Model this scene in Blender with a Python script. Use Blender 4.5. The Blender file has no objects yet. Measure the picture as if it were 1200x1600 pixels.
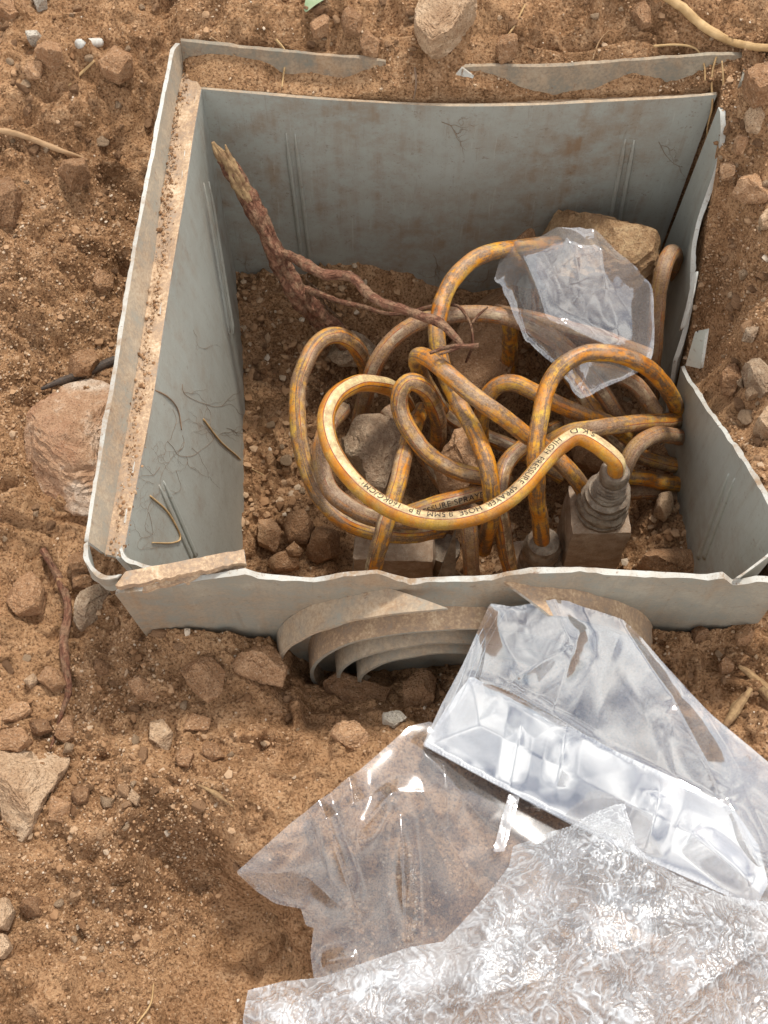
import bpy, math, random
import numpy as np
from mathutils import Vector, Matrix
from mathutils.bvhtree import BVHTree

random.seed(11)
rng = np.random.default_rng(11)
R = math.radians
scene = bpy.context.scene
COL = scene.collection

# ------------------------------------------------------------------ camera
H, TILT, FPX = 0.8, R(24.0), 2170.0
cam_d = bpy.data.cameras.new("camera")
cam_d.sensor_fit = 'VERTICAL'
cam_d.sensor_height = 24.0
cam_d.lens = 24.0 * FPX / 1600.0
cam_d.clip_start = 0.01
cam_d.clip_end = 500.0
cam = bpy.data.objects.new("camera", cam_d)
COL.objects.link(cam)
cam.location = (0, 0, H)
cam.rotation_euler = (TILT, 0, 0)
scene.camera = cam

# ------------------------------------------------------------------ daylight
SUN_EL, SUN_AZ = R(59.0), R(22.0)          # azimuth clockwise from +Y
w = bpy.data.worlds.new("World")
scene.world = w
w.use_nodes = True
wn = w.node_tree
wn.nodes.clear()
sky = wn.nodes.new("ShaderNodeTexSky")
sky.sky_type = 'NISHITA'
sky.sun_disc = False
sky.sun_elevation = SUN_EL
sky.sun_rotation = SUN_AZ
tc = wn.nodes.new("ShaderNodeTexCoord")
cl = wn.nodes.new("ShaderNodeTexNoise")
cl.inputs["Scale"].default_value = 2.6
cl.inputs["Detail"].default_value = 6
cl.inputs["Roughness"].default_value = .6
cl.inputs["Distortion"].default_value = .5
cr = wn.nodes.new("ShaderNodeValToRGB")
cr.color_ramp.elements[0].position = .35
cr.color_ramp.elements[1].position = .60
cm = wn.nodes.new("ShaderNodeMixRGB")
cm.inputs[2].default_value = (15.5, 15.2, 14.8, 1)   # cloud brightness in the sky's own units
bg = wn.nodes.new("ShaderNodeBackground")
bg.inputs[1].default_value = 0.10
wo = wn.nodes.new("ShaderNodeOutputWorld")
wn.links.new(tc.outputs["Generated"], cl.inputs["Vector"])
wn.links.new(cl.outputs["Fac"], cr.inputs[0])
wn.links.new(cr.outputs[0], cm.inputs[0])
wn.links.new(sky.outputs[0], cm.inputs[1])
wn.links.new(cm.outputs[0], bg.inputs[0])
wn.links.new(bg.outputs[0], wo.inputs[0])
sun_d = bpy.data.lights.new("sun", 'SUN')
sun_d.energy = 2.7
sun_d.angle = R(8.0)
sun_d.color = (1.0, 0.95, 0.87)
sun = bpy.data.objects.new("sun", sun_d)
COL.objects.link(sun)
sd = Vector((math.cos(SUN_EL) * math.sin(SUN_AZ), math.cos(SUN_EL) * math.cos(SUN_AZ), math.sin(SUN_EL)))
sun.rotation_euler = sd.to_track_quat('Z', 'Y').to_euler()
scene.view_settings.view_transform = 'Standard'
scene.view_settings.look = 'None'
scene.view_settings.exposure = 0.36
scene.view_settings.gamma = 1.0
scene.view_settings.use_curve_mapping = False
scene.cycles.max_bounces = 10
scene.cycles.transparent_max_bounces = 24

# ------------------------------------------------------------------ pixel rays -> places
def ray(px, py):
    u = (px - 600) / FPX; v = (800 - py) / FPX
    c, s = math.cos(TILT), math.sin(TILT)
    return np.array([u, v * c + s, v * s - c])
CAM = np.array([0, 0, H])
def P(px, py, z):
    d = ray(px, py); return CAM + d * ((z - H) / d[2])
def PXp(px, py, X):
    d = ray(px, py); return CAM + d * (X / d[0])
def PYp(px, py, Y):
    d = ray(px, py); return CAM + d * (Y / d[1])

# ------------------------------------------------------------------ numpy noise
def _hash(ix, iy, iz, seed):
    h = (ix.astype(np.int64) * 374761393 + iy.astype(np.int64) * 668265263 + iz.astype(np.int64) * 2147483647 + seed * 1274126177)
    h = (h ^ (h >> 13)) * 1274126177
    h = h & 0x7fffffff
    return ((h ^ (h >> 16)) & 0xffff) / 65535.0
def vn3(x, y, z, seed=0):
    x, y, z = np.broadcast_arrays(np.asarray(x, float), np.asarray(y, float), np.asarray(z, float))
    ix, iy, iz = np.floor(x), np.floor(y), np.floor(z)
    fx, fy, fz = x - ix, y - iy, z - iz
    fx = fx ** 3 * (fx * (fx * 6 - 15) + 10); fy = fy ** 3 * (fy * (fy * 6 - 15) + 10); fz = fz ** 3 * (fz * (fz * 6 - 15) + 10)
    r = 0
    for a in (0, 1):
        for b in (0, 1):
            for c in (0, 1):
                r = r + _hash(ix + a, iy + b, iz + c, seed) * (fx if a else 1 - fx) * (fy if b else 1 - fy) * (fz if c else 1 - fz)
    return r * 2 - 1
def vn2(x, y, seed=0):
    x, y = np.broadcast_arrays(np.asarray(x, float), np.asarray(y, float))
    ix, iy = np.floor(x), np.floor(y)
    fx, fy = x - ix, y - iy
    fx = fx ** 3 * (fx * (fx * 6 - 15) + 10); fy = fy ** 3 * (fy * (fy * 6 - 15) + 10)
    z0 = np.zeros_like(ix)
    r = 0
    for a in (0, 1):
        for b in (0, 1):
            r = r + _hash(ix + a, iy + b, z0, seed) * (fx if a else 1 - fx) * (fy if b else 1 - fy)
    return r * 2 - 1
def fbm2(x, y, oct=4, seed=0, gain=.5):
    r = 0; a = 1.0
    for o in range(oct):
        cs, sn = math.cos(o * 1.1 + .4), math.sin(o * 1.1 + .4)
        r = r + a * vn2((x * cs - y * sn) * 2 ** o + o * 7.3, (x * sn + y * cs) * 2 ** o - o * 3.1, seed + o); a *= gain
    return r
def fbm3(p, f, oct=3, seed=0, gain=.5):
    r = 0; a = 1.0
    for o in range(oct):
        r = r + a * vn3(p[:, 0] * f * 2 ** o, p[:, 1] * f * 2 ** o, p[:, 2] * f * 2 ** o, seed + o); a *= gain
    return r

# ------------------------------------------------------------------ object helpers
def mesh_np(name, V, F, mats, smooth=True, midx=None, uv=None):
    """V (n,3); F list of faces or (m,k) array"""
    me = bpy.data.meshes.new(name)
    V = np.asarray(V, dtype=np.float32)
    if isinstance(F, np.ndarray):
        m, k = F.shape
        me.vertices.add(len(V)); me.vertices.foreach_set("co", V.ravel())
        me.loops.add(m * k); me.loops.foreach_set("vertex_index", F.astype(np.int32).ravel())
        me.polygons.add(m); me.polygons.foreach_set("loop_start", np.arange(0, m * k, k, dtype=np.int32))
        me.update(calc_edges=True)
    else:
        me.from_pydata(V.tolist(), [], F)
    for m_ in (mats if isinstance(mats, (list, tuple)) else [mats]):
        me.materials.append(m_)
    n = len(me.polygons)
    me.polygons.foreach_set("use_smooth", np.full(n, smooth, dtype=bool))
    if midx is not None:
        me.polygons.foreach_set("material_index", np.asarray(midx, dtype=np.int32))
    if uv is not None:
        l = me.uv_layers.new(name="UVMap")
        li = np.empty(len(me.loops), dtype=np.int32); me.loops.foreach_get("vertex_index", li)
        if len(uv) == len(me.loops): l.data.foreach_set("uv", np.asarray(uv, dtype=np.float32).ravel())
        else: l.data.foreach_set("uv", np.asarray(uv, dtype=np.float32)[li].ravel())
    me.update()
    return me
def wloc(o):
    v = Vector((0, 0, 0))
    while o is not None:
        v = v + o.location; o = o.parent
    return v
def thing(name, loc, label, cat, group=None):
    o = bpy.data.objects.new(name, None)
    o.empty_display_size = .02
    COL.objects.link(o); o.location = loc
    return tag(o, label, cat, group)
def tag(o, label=None, cat=None, group=None, kind=None):
    if label: o["label"] = label
    if cat: o["category"] = cat
    if group: o["group"] = group
    if kind: o["kind"] = kind
    return o
def obj(name, V, F, mats, parent=None, smooth=True, midx=None, uv=None):
    """world-space geometry -> one mesh object with its origin at its base (or at its parent)"""
    V = np.asarray(V, dtype=float)
    if parent is None:
        org = np.array([V[:, 0].mean(), V[:, 1].mean(), V[:, 2].min()])
    else:
        org = np.array(wloc(parent))
    me = mesh_np(name, V - org, F, mats, smooth, midx, uv)
    o = bpy.data.objects.new(name, me)
    COL.objects.link(o)
    if parent is None: o.location = org
    else: o.parent = parent
    return o
def resample(pts, n, smooth=True):
    pts = np.asarray(pts, float)
    if smooth and len(pts) > 2: pts = catmull(pts, 12)
    d = np.r_[0, np.cumsum(np.linalg.norm(np.diff(pts, axis=0), axis=1))]
    t = np.linspace(0, d[-1], n)
    return np.stack([np.interp(t, d, pts[:, k]) for k in range(pts.shape[1])], 1)
def catmull(pts, sub=10):
    pts = np.asarray(pts, float)
    p = np.vstack([2 * pts[0] - pts[1], pts, 2 * pts[-1] - pts[-2]])
    out = []
    for i in range(1, len(p) - 2):
        p0, p1, p2, p3 = p[i - 1], p[i], p[i + 1], p[i + 2]
        for t in np.linspace(0, 1, sub, endpoint=False):
            out.append(.5 * ((2 * p1) + (-p0 + p2) * t + (2 * p0 - 5 * p1 + 4 * p2 - p3) * t * t + (-p0 + 3 * p1 - 3 * p2 + p3) * t ** 3))
    out.append(pts[-1])
    return np.array(out)
def loft_wall(A, B, n, m, thick, side, mats, name, parent, bow=None, jag=0.0, seed=0, smoothA=True):
    """sheet between polyline A (top) and B (bottom) given a real thickness; slot 1 = the edge faces.
    side: direction (3,) the thickness grows to"""
    A = resample(A, n, smoothA); B = resample(B, n)
    t = np.linspace(0, 1, m)[:, None, None]
    G = A[None] * (1 - t) + B[None] * t
    if jag:
        s = np.arange(n)
        j = jag * (vn2(s * .35, 0 * s, seed) + .6 * vn2(s * .9, 0 * s + 3, seed))
        fall = np.clip(1 - np.linspace(0, 1, m) * 6, 0, 1)
        G[:, :, 2] += fall[:, None] * j[None]
    if bow is not None: G = G + bow(np.linspace(0, 1, n)[None, :], np.linspace(0, 1, m)[:, None])
    tv = thick * (1 + .22 * vn2(np.arange(n) * .23, np.zeros(n), seed + 50) + .12 * vn2(np.arange(n) * 1.1, np.zeros(n), seed + 51))
    G2 = G + np.asarray(side, float) * tv[None, :, None]
    V = np.vstack([G.reshape(-1, 3), G2.reshape(-1, 3)])
    off = n * m
    F = []; mi = []
    for i in range(m - 1):
        for k in range(n - 1):
            a, b, c, d = i * n + k, i * n + k + 1, (i + 1) * n + k + 1, (i + 1) * n + k
            F.append((a, b, c, d)); mi.append(0)
            F.append((off + d, off + c, off + b, off + a)); mi.append(0)
    # unshared edge strips so that edges stay crisp
    ring = [(0, k) for k in range(n)] + [(i, n - 1) for i in range(1, m)] + [(m - 1, k) for k in range(n - 2, -1, -1)] + [(i, 0) for i in range(m - 2, 0, -1)]
    base = len(V); ex = []
    for (i, k) in ring: ex += [G[i, k], G2[i, k]]
    V = np.vstack([V, np.array(ex)])
    L = len(ring)
    for q in range(L):
        a, b = base + 2 * q, base + 2 * ((q + 1) % L)
        F.append((a, a + 1, b + 1, b)); mi.append(1)
    return obj(name, V, F, mats, parent, True, mi)
def frames(C, up0, twist=0.0):
    n = len(C)
    T = np.gradient(C, axis=0); T /= np.linalg.norm(T, axis=1)[:, None]
    U = np.zeros_like(C)
    u = np.asarray(up0, float); u = u - u.dot(T[0]) * T[0]; u /= np.linalg.norm(u)
    U[0] = u
    for i in range(1, n):
        u = U[i - 1] - U[i - 1].dot(T[i]) * T[i]
        U[i] = u / np.linalg.norm(u)
    B = np.cross(T, U)
    if twist:
        d = np.r_[0, np.cumsum(np.linalg.norm(np.diff(C, axis=0), axis=1))] * twist
        U, B = U * np.cos(d)[:, None] + B * np.sin(d)[:, None], B * np.cos(d)[:, None] - U * np.sin(d)[:, None]
    return T, U, B
def tube_geo(C, rad, sides=12, up0=(0, 0, 1), twist=0.0, bumpy=0.0, seed=0, uv=True, freq=90):
    C = np.asarray(C, float); n = len(C)
    rad = np.broadcast_to(np.asarray(rad, float), (n,))
    T, U, B = frames(C, up0, twist)
    ang = np.linspace(0, 2 * math.pi, sides + 1)
    V = C[:, None, :] + rad[:, None, None] * (np.cos(ang)[None, :, None] * U[:, None, :] + np.sin(ang)[None, :, None] * B[:, None, :])
    s = np.r_[0, np.cumsum(np.linalg.norm(np.diff(C, axis=0), axis=1))]
    V = V.reshape(-1, 3)
    if bumpy:
        Cr = np.repeat(C, sides + 1, axis=0)
        dirv = V - Cr
        V = Cr + dirv * (1 + bumpy * fbm3(V, freq, 3, seed))[:, None]
    UV = np.stack([np.repeat(s, sides + 1), np.tile(ang / (2 * math.pi), n)], 1)
    w_ = sides + 1
    ii, kk = np.meshgrid(np.arange(n - 1), np.arange(sides), indexing='ij')
    a = (ii * w_ + kk).ravel()
    F = np.stack([a, a + 1, a + w_ + 1, a + w_], 1).tolist()
    # end caps
    for end, rev in ((0, True), (n - 1, False)):
        loop = [end * w_ + k for k in range(sides)]
        F.append(loop[::-1] if rev else loop)
    return V, F, UV, (C, T, U, B, s)
def tube(name, pts, rad, mat, parent=None, sides=8, n=None, bumpy=0.0, seed=0, smooth_path=True, freq=90, fibre=0.0):
    pts = np.asarray(pts, float)
    C = resample(pts, n or max(8, len(pts) * 6), smooth_path)
    if not np.isscalar(rad):
        rad = np.interp(np.linspace(0, 1, len(C)), np.linspace(0, 1, len(rad)), rad)
    V, F, UV, _ = tube_geo(C, rad, sides, (.1, -.3, 1), 0, bumpy, seed, freq=freq)
    if fibre:
        Cr = np.repeat(C, sides + 1, axis=0); an = UV[:, 1] * 2 * math.pi
        q = np.stack([np.cos(an) * 2.2, np.sin(an) * 2.2, UV[:, 0] * 28], 1)
        V = Cr + (V - Cr) * (1 + fibre * (1 - 2 * np.abs(fbm3(q + seed, 1.0, 3, seed + 2, .6))))[:, None]
    return obj(name, V, F, mat, parent, True, None, UV)

# ------------------------------------------------------------------ materials
class NT:
    def __init__(s, name):
        s.m = bpy.data.materials.new(name); s.m.use_nodes = True
        s.t = s.m.node_tree; s.t.nodes.clear()
        s.out = s.t.nodes.new("ShaderNodeOutputMaterial")
        s.co = s.t.nodes.new("ShaderNodeTexCoord")
    def n(s, typ, **kw):
        nd = s.t.nodes.new(typ)
        for k, v in kw.items():
            if k.startswith("p_"): setattr(nd, k[2:], v)
            else: s.set(nd, k, v)
        return nd
    def set(s, nd, k, v):
        key = int(k[1:]) if k[0] == "i" and k[1:].isdigit() else k.replace("_", " ")
        inp = nd.inputs[key]
        if hasattr(v, "bl_rna") and isinstance(v, bpy.types.NodeSocket): s.t.links.new(v, inp)
        else: inp.default_value = v
    def noise(s, scale, detail=4, rough=.55, dist=0.0, vec=None):
        nd = s.n("ShaderNodeTexNoise", Scale=scale, Detail=detail, Roughness=rough, Distortion=dist)
        s.t.links.new(vec or s.co.outputs["Object"], nd.inputs["Vector"])
        return nd.outputs["Fac"]
    def ramp(s, fac, *stops):
        nd = s.t.nodes.new("ShaderNodeValToRGB"); e = nd.color_ramp.elements
        while len(e) < len(stops): e.new(.5)
        for q, (p_, c) in enumerate(stops):
            e[q].position = p_
            e[q].color = (c, c, c, 1) if np.isscalar(c) else (*c, 1)
        s.t.links.new(fac, nd.inputs[0]); return nd.outputs[0]
    def mix(s, fac, a, b, mode='MIX'):
        nd = s.t.nodes.new("ShaderNodeMixRGB"); nd.blend_type = mode
        for i, v in enumerate((fac, a, b)):
            if isinstance(v, bpy.types.NodeSocket): s.t.links.new(v, nd.inputs[i])
            elif np.isscalar(v): nd.inputs[i].default_value = v if i == 0 else (v, v, v, 1)
            else: nd.inputs[i].default_value = (*v, 1)
        return nd.outputs[0]
    def math(s, op, a, b=0.0, clamp=False):
        nd = s.t.nodes.new("ShaderNodeMath"); nd.operation = op; nd.use_clamp = clamp
        for i, v in enumerate((a, b)):
            if isinstance(v, bpy.types.NodeSocket): s.t.links.new(v, nd.inputs[i])
            else: nd.inputs[i].default_value = v
        return nd.outputs[0]
    def bump(s, h, strength=.5, dist=.001, normal=None):
        nd = s.n("ShaderNodeBump", Strength=strength, Distance=dist)
        s.t.links.new(h, nd.inputs["Height"])
        if normal: s.t.links.new(normal, nd.inputs["Normal"])
        return nd.outputs[0]
    def pbr(s, color, rough=.8, normal=None, spec=.3, metal=0.0):
        nd = s.t.nodes.new("ShaderNodeBsdfPrincipled")
        for k, v in (("Base Color", color), ("Roughness", rough), ("Metallic", metal), ("Specular IOR Level", spec)):
            if isinstance(v, bpy.types.NodeSocket): s.t.links.new(v, nd.inputs[k])
            else: nd.inputs[k].default_value = (*v, 1) if not np.isscalar(v) else v
        if normal: s.t.links.new(normal, nd.inputs["Normal"])
        return nd.outputs[0]
    def done(s, sh):
        s.t.links.new(sh, s.out.inputs[0]); return s.m

def soil_colour(t):
    mpb = t.n("ShaderNodeMapping", Location=(3.37, 1.12, 0)); t.t.links.new(t.co.outputs["Object"], mpb.inputs[0])
    big = t.noise(11, 5, .65, .6, mpb.outputs[0])
    mid = t.noise(60, 5, .65)
    fine = t.noise(480, 4, .7)
    c = t.ramp(mid, (.30, (.19, .095, .041)), (.5, (.42, .228, .112)), (.70, (.57, .35, .195)))
    c = t.mix(t.ramp(big, (.42, 0.0), (.62, .7)), c, (.52, .305, .158))
    c = t.mix(t.ramp(big, (.34, .5), (.47, 0.0)), c, (.17, .09, .044))
    c = t.mix(t.ramp(fine, (.36, .8), (.50, 0.0)), c, (.085, .043, .022))
    c = t.mix(t.ramp(fine, (.56, 0.0), (.66, .7)), c, (.58, .39, .23))
    return c, mid, fine
def mk_soil():
    t = NT("soil")
    c, mid, fine = soil_colour(t)
    b1 = t.bump(fine, 1.0, .0034)
    b2 = t.bump(t.noise(1300, 2, .6), .6, .0008, b1)
    return t.done(t.pbr(c, .95, b2, .1))
def mk_grain():
    t = NT("gravel_grain")
    g = t.n("ShaderNodeNewGeometry")
    c = t.ramp(g.outputs["Random Per Island"], (0, (.14, .073, .036)), (.3, (.28, .155, .078)), (.6, (.40, .24, .13)), (.88, (.42, .28, .17)), (.98, (.47, .35, .24)), (1, (.60, .51, .40)))
    return t.done(t.pbr(c, .92, None, .15))
def mk_rock(name, pale, mid_, dark, soil=.5, rnd=True, sc=1.0):
    t = NT(name)
    a = t.noise(35 * sc, 5, .65); b = t.noise(170 * sc, 5, .7); f = t.noise(700, 3, .65)
    c = t.ramp(a, (.32, dark), (.5, mid_), (.68, pale))
    c = t.mix(t.ramp(b, (.44, soil), (.6, 0.0)), c, (.27, .145, .072))
    c = t.mix(t.ramp(f, (.33, .6), (.46, 0.0)), c, (.10, .055, .03))
    c = t.mix(t.ramp(f, (.58, 0.0), (.7, .45)), c, (.6, .48, .36))
    if rnd:
        oi = t.n("ShaderNodeObjectInfo")
        c = t.mix(1.0, c, t.ramp(oi.outputs["Random"], (0, (.85, .80, .76)), (.3, (1.1, 1.05, 1.0)), (.7, (1.4, 1.36, 1.32)), (1, (1.75, 1.78, 1.8))), 'MULTIPLY')
    nb = t.bump(b, .9, .005); nb = t.bump(f, .8, .0016, nb)
    return t.done(t.pbr(c, .9, nb, .2))
def mk_plastic(name, base, dirt=.35, beige=0.0, rough=.42):
    t = NT(name)
    a = t.noise(7, 5, .6); b = t.noise(45, 6, .7); f = t.noise(420, 4, .7)
    mp = t.n("ShaderNodeMapping", Scale=(90, 90, 5)); t.t.links.new(t.co.outputs["Object"], mp.inputs[0])
    streak = t.noise(1.0, 4, .6, 0, mp.outputs[0])
    c = t.mix(t.ramp(a, (.35, 0.0), (.65, 1.0)), base, tuple(x * .84 for x in base))
    d = t.math('MULTIPLY', t.ramp(a, (.40, 0.0), (.66, 1.0)), t.ramp(b, (.36, 0.0), (.62, 1.0)))
    d = t.math('MULTIPLY', t.math('ADD', d, t.math('MULTIPLY', t.ramp(streak, (.5, 0.0), (.72, .55)), t.ramp(b, (.38, 0.1), (.6, 1.0)))), dirt * 1.7, True)
    c = t.mix(d, c, (.25, .17, .105))
    c = t.mix(t.math('MULTIPLY', t.ramp(f, (.58, 0.0), (.72, 1.0)), dirt, True), c, (.16, .095, .055))
    c = t.mix(t.math('MULTIPLY', t.ramp(t.noise(150, 3, .8), (.62, 0.0), (.70, .8)), dirt * 1.3, True), c, (.15, .08, .045))
    mp2 = t.n("ShaderNodeMapping", Scale=(260, 260, 14), Rotation=(.2, .35, 0)); t.t.links.new(t.co.outputs["Object"], mp2.inputs[0])
    scr = t.noise(1.0, 3, .7, .3, mp2.outputs[0])
    c = t.mix(t.math('MULTIPLY', t.ramp(scr, (.62, 0.0), (.70, .25)), .8), c, tuple(min(1, x * 1.45) for x in base))
    c = t.mix(t.math('MULTIPLY', t.ramp(scr, (.30, .5), (.37, 0.0)), dirt), c, (.14, .09, .055))
    if beige:
        bb = t.math('MULTIPLY', t.ramp(t.math('ADD', t.math('MULTIPLY', b, .6), t.math('MULTIPLY', f, .4)), (.34, .45), (.56, 1.0)), beige, True)
        soil = t.ramp(t.math('ADD', t.math('MULTIPLY', f, .45), t.math('MULTIPLY', b, .55)), (.36, (.17, .092, .048)), (.47, (.34, .20, .11)), (.55, (.50, .345, .21)), (.64, (.64, .50, .35)))
        c = t.mix(bb, c, soil)
    nb = t.bump(b, .12, .002); nb = t.bump(f, .25 + beige * .5, .0006, nb)
    rr = t.ramp(d, (0, rough), (.6, .85))
    return t.done(t.pbr(c, rr if not beige else .85, nb, .35))
def mk_hose(name, wear, mud, stripe=True, fresh=0.0):
    t = NT(name)
    uv = t.n("ShaderNodeSeparateXYZ"); t.t.links.new(t.co.outputs["UV"], uv.inputs[0])
    v = uv.outputs[1]
    dv = t.math('ABSOLUTE', t.math('SUBTRACT', v, .5))
    a = t.noise(45, 5, .65); b = t.noise(190, 6, .72); f = t.noise(750, 4, .7)
    org = t.ramp(a, (.3, (.40, .11, .006)), (.5, (.60, .235, .008)), (.66, (.74, .44, .022)))
    c = org
    if stripe:
        c = t.mix(t.math('LESS_THAN', dv, .100), c, (.27, .035, .012))       # thin dark red edge line
        c = t.mix(t.math('LESS_THAN', dv, .084), c, t.mix(t.ramp(b, (.35, 0.0), (.62, .7)), (.74, .57, .28), (.56, .39, .18)) if fresh else t.mix(t.ramp(a, (.42, 0.0), (.58, .85)), (.50, .39, .24), org))
        c = t.mix(t.math('MULTIPLY', t.math('LESS_THAN', t.math('ABSOLUTE', t.math('SUBTRACT', v, .662)), .012), 1 - .7 * mud), c, (.035, .022, .02))
    mp = t.n("ShaderNodeMapping", Scale=(20, 9, 1)); t.t.links.new(t.co.outputs["UV"], mp.inputs[0])
    el = t.noise(1.0, 6, .7, .5, mp.outputs[0])
    stain = t.math('MULTIPLY', t.ramp(t.math('ADD', t.math('MULTIPLY', el, .65), t.math('MULTIPLY', b, .35)), (.46, 0.0), (.54, 1.0)), wear, True)
    c = t.mix(stain, c, t.ramp(f, (.35, (.055, .032, .018)), (.6, (.21, .118, .058))))
    m = t.math('ADD', t.math('MULTIPLY', a, .55), t.math('MULTIPLY', b, .45))
    m = t.ramp(m, (.50 - .30 * mud, 0.0), (.66 - .30 * mud, 1.0))
    c = t.mix(t.math('MULTIPLY', m, min(.92, .25 + mud)), c, t.ramp(f, (.32, (.11, .062, .042)), (.5, (.235, .145, .09)), (.68, (.40, .285, .195))))
    c = t.mix(t.math('MULTIPLY', t.ramp(f, (.60, 0.0), (.68, 1.0)), wear, True), c, (.05, .025, .025))
    g = t.n("ShaderNodeNewGeometry"); nz = t.n("ShaderNodeSeparateXYZ"); t.t.links.new(g.outputs["Normal"], nz.inputs[0])
    lay_ = t.math('MULTIPLY', t.ramp(nz.outputs[2], (.45, 0.0), (.85, 1.0)), t.ramp(t.noise(38, 5, .7), (.46, 0.0), (.60, .85)))   # dust settled on top
    c = t.mix(t.math('MULTIPLY', lay_, .12 if fresh else .5), c, t.ramp(f, (.35, (.27, .185, .125)), (.6, (.42, .315, .225))))
    nb = t.bump(b, .25, .0012); nb = t.bump(f, .3, .0004, nb)
    return t.done(t.pbr(c, t.ramp(m, (0, .28 if fresh else .36), (1, .8)), nb, .4))
def mk_film(name, refl, milk, rough=.05, scale=26.0, bump=.4, tint=(.97, .975, .98), trans=.4):
    t = NT(name)
    h1 = t.noise(scale, 3, .5, .6); h2 = t.noise(scale * 5, 3, .5, .4)
    nb = t.bump(h1, bump, .01); nb = t.bump(h2, bump * .5, .0012, nb)
    tr = t.n("ShaderNodeBsdfTransparent", Color=(*tint, 1)).outputs[0]
    gl = t.n("ShaderNodeBsdfGlossy", Color=(.98, .99, 1, 1), Roughness=rough, Normal=nb).outputs[0]
    df = t.n("ShaderNodeBsdfDiffuse", Color=(.90, .91, .92, 1), Normal=nb).outputs[0]
    tl = t.n("ShaderNodeBsdfTranslucent", Color=(.78, .80, .82, 1), Normal=nb).outputs[0]
    ml = t.n("ShaderNodeMixShader", Fac=trans); t.t.links.new(df, ml.inputs[1]); t.t.links.new(tl, ml.inputs[2])
    dirt = t.ramp(t.noise(16, 3, .6, .5), (.40, milk * .7), (.66, min(1.0, milk * 1.35)))
    m1 = t.n("ShaderNodeMixShader", Fac=dirt); t.t.links.new(tr, m1.inputs[1]); t.t.links.new(ml.outputs[0], m1.inputs[2])
    lw = t.n("ShaderNodeLayerWeight", Blend=.35, Normal=nb)
    fac = t.math('ADD', t.math('MULTIPLY', lw.outputs["Fresnel"], .8), refl, True)
    m2 = t.n("ShaderNodeMixShader", Fac=fac); t.t.links.new(m1.outputs[0], m2.inputs[1]); t.t.links.new(gl, m2.inputs[2])
    return t.done(m2.outputs[0])
def mk_simple(name, c1, c2, sc=60, rough=.8, bump=.4, metal=0.0, soil=0.0, spec=.3):
    t = NT(name)
    a = t.noise(sc, 5, .65); f = t.noise(sc * 9, 4, .7)
    c = t.mix(t.ramp(a, (.35, 0.0), (.65, 1.0)), c1, c2)
    if soil: c = t.mix(t.math('MULTIPLY', t.ramp(f, (.38, 0.0), (.58, 1.0)), soil), c, (.30, .18, .105))
    nb = t.bump(a, bump, .002); nb = t.bump(f, bump, .0005, nb)
    return t.done(t.pbr(c, rough, nb, spec, metal))

M = {}
M['soil'] = mk_soil()
M['grain'] = mk_grain()
M['tan'] = mk_rock("tan_stone", (.46, .29, .17), (.34, .205, .115), (.22, .125, .066), .6)
M['pale'] = mk_rock("pale_stone", (.70, .52, .35), (.58, .40, .25), (.42, .26, .15), .22, False)
M['crust'] = mk_rock("crusted_stone", (.58, .40, .22), (.44, .275, .14), (.28, .16, .08), .45, False, 1.6)
M['red'] = mk_rock("reddish_stone", (.80, .68, .54), (.50, .31, .19), (.35, .18, .10), .35, False, .7)
M['grey'] = mk_rock("grey_stone", (.58, .46, .33), (.44, .325, .22), (.27, .185, .12), .3, False)
M['white'] = mk_rock("white_stone", (.72, .68, .60), (.62, .56, .46), (.45, .37, .28), .1, False)
M['wall'] = mk_plastic("grey_plastic", (.39, .402, .36), .42)
M['wallr'] = mk_plastic("grey_plastic_clean", (.385, .395, .35), .36)
M['lip'] = mk_plastic("rear_rim_plastic", (.205, .208, .172), .75, .35)
M['edge'] = mk_plastic("broken_plastic_edge", (.52, .53, .49), .75, .12, .5)
M['dusty'] = mk_plastic("soil_dusted_plastic", (.30, .31, .265), .5, .26)
M['hood'] = mk_plastic("hood_plastic", (.36, .36, .30), .6, .5)
M['caked'] = mk_plastic("soil_caked_plastic", (.48, .44, .36), .6, .95)
M['hose_f'] = mk_hose("hose_fresh", .28, .24, True, 1)
M['hose_w'] = mk_hose("hose_worn", .9, .26)
M['hose_m'] = mk_hose("hose_muddy", .8, .52)
M['hose_o'] = mk_hose("hose_orange", .95, .20, False)
def mk_ink():
    t = NT("worn_printing_ink")
    tr = t.n("ShaderNodeBsdfTransparent").outputs[0]
    sh = t.pbr((.035, .028, .024), .7)
    m_ = t.n("ShaderNodeMixShader", Fac=t.ramp(t.noise(420, 4, .7), (.52, .94), (.68, .35)))
    t.t.links.new(tr, m_.inputs[1]); t.t.links.new(sh, m_.inputs[2])
    return t.done(m_.outputs[0])
M['ink'] = mk_ink()
M['film'] = mk_film("clear_film", .08, .11, .15, 9, .14)
M['filmb'] = mk_film("bag_film", .22, .17, .08, 8, .14)
M['flap'] = mk_film("bag_flap_film", .42, .32, .09, 7, .12)
M['filmd'] = mk_film("dusty_film", .13, .20, .08, 14, .5)
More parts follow.
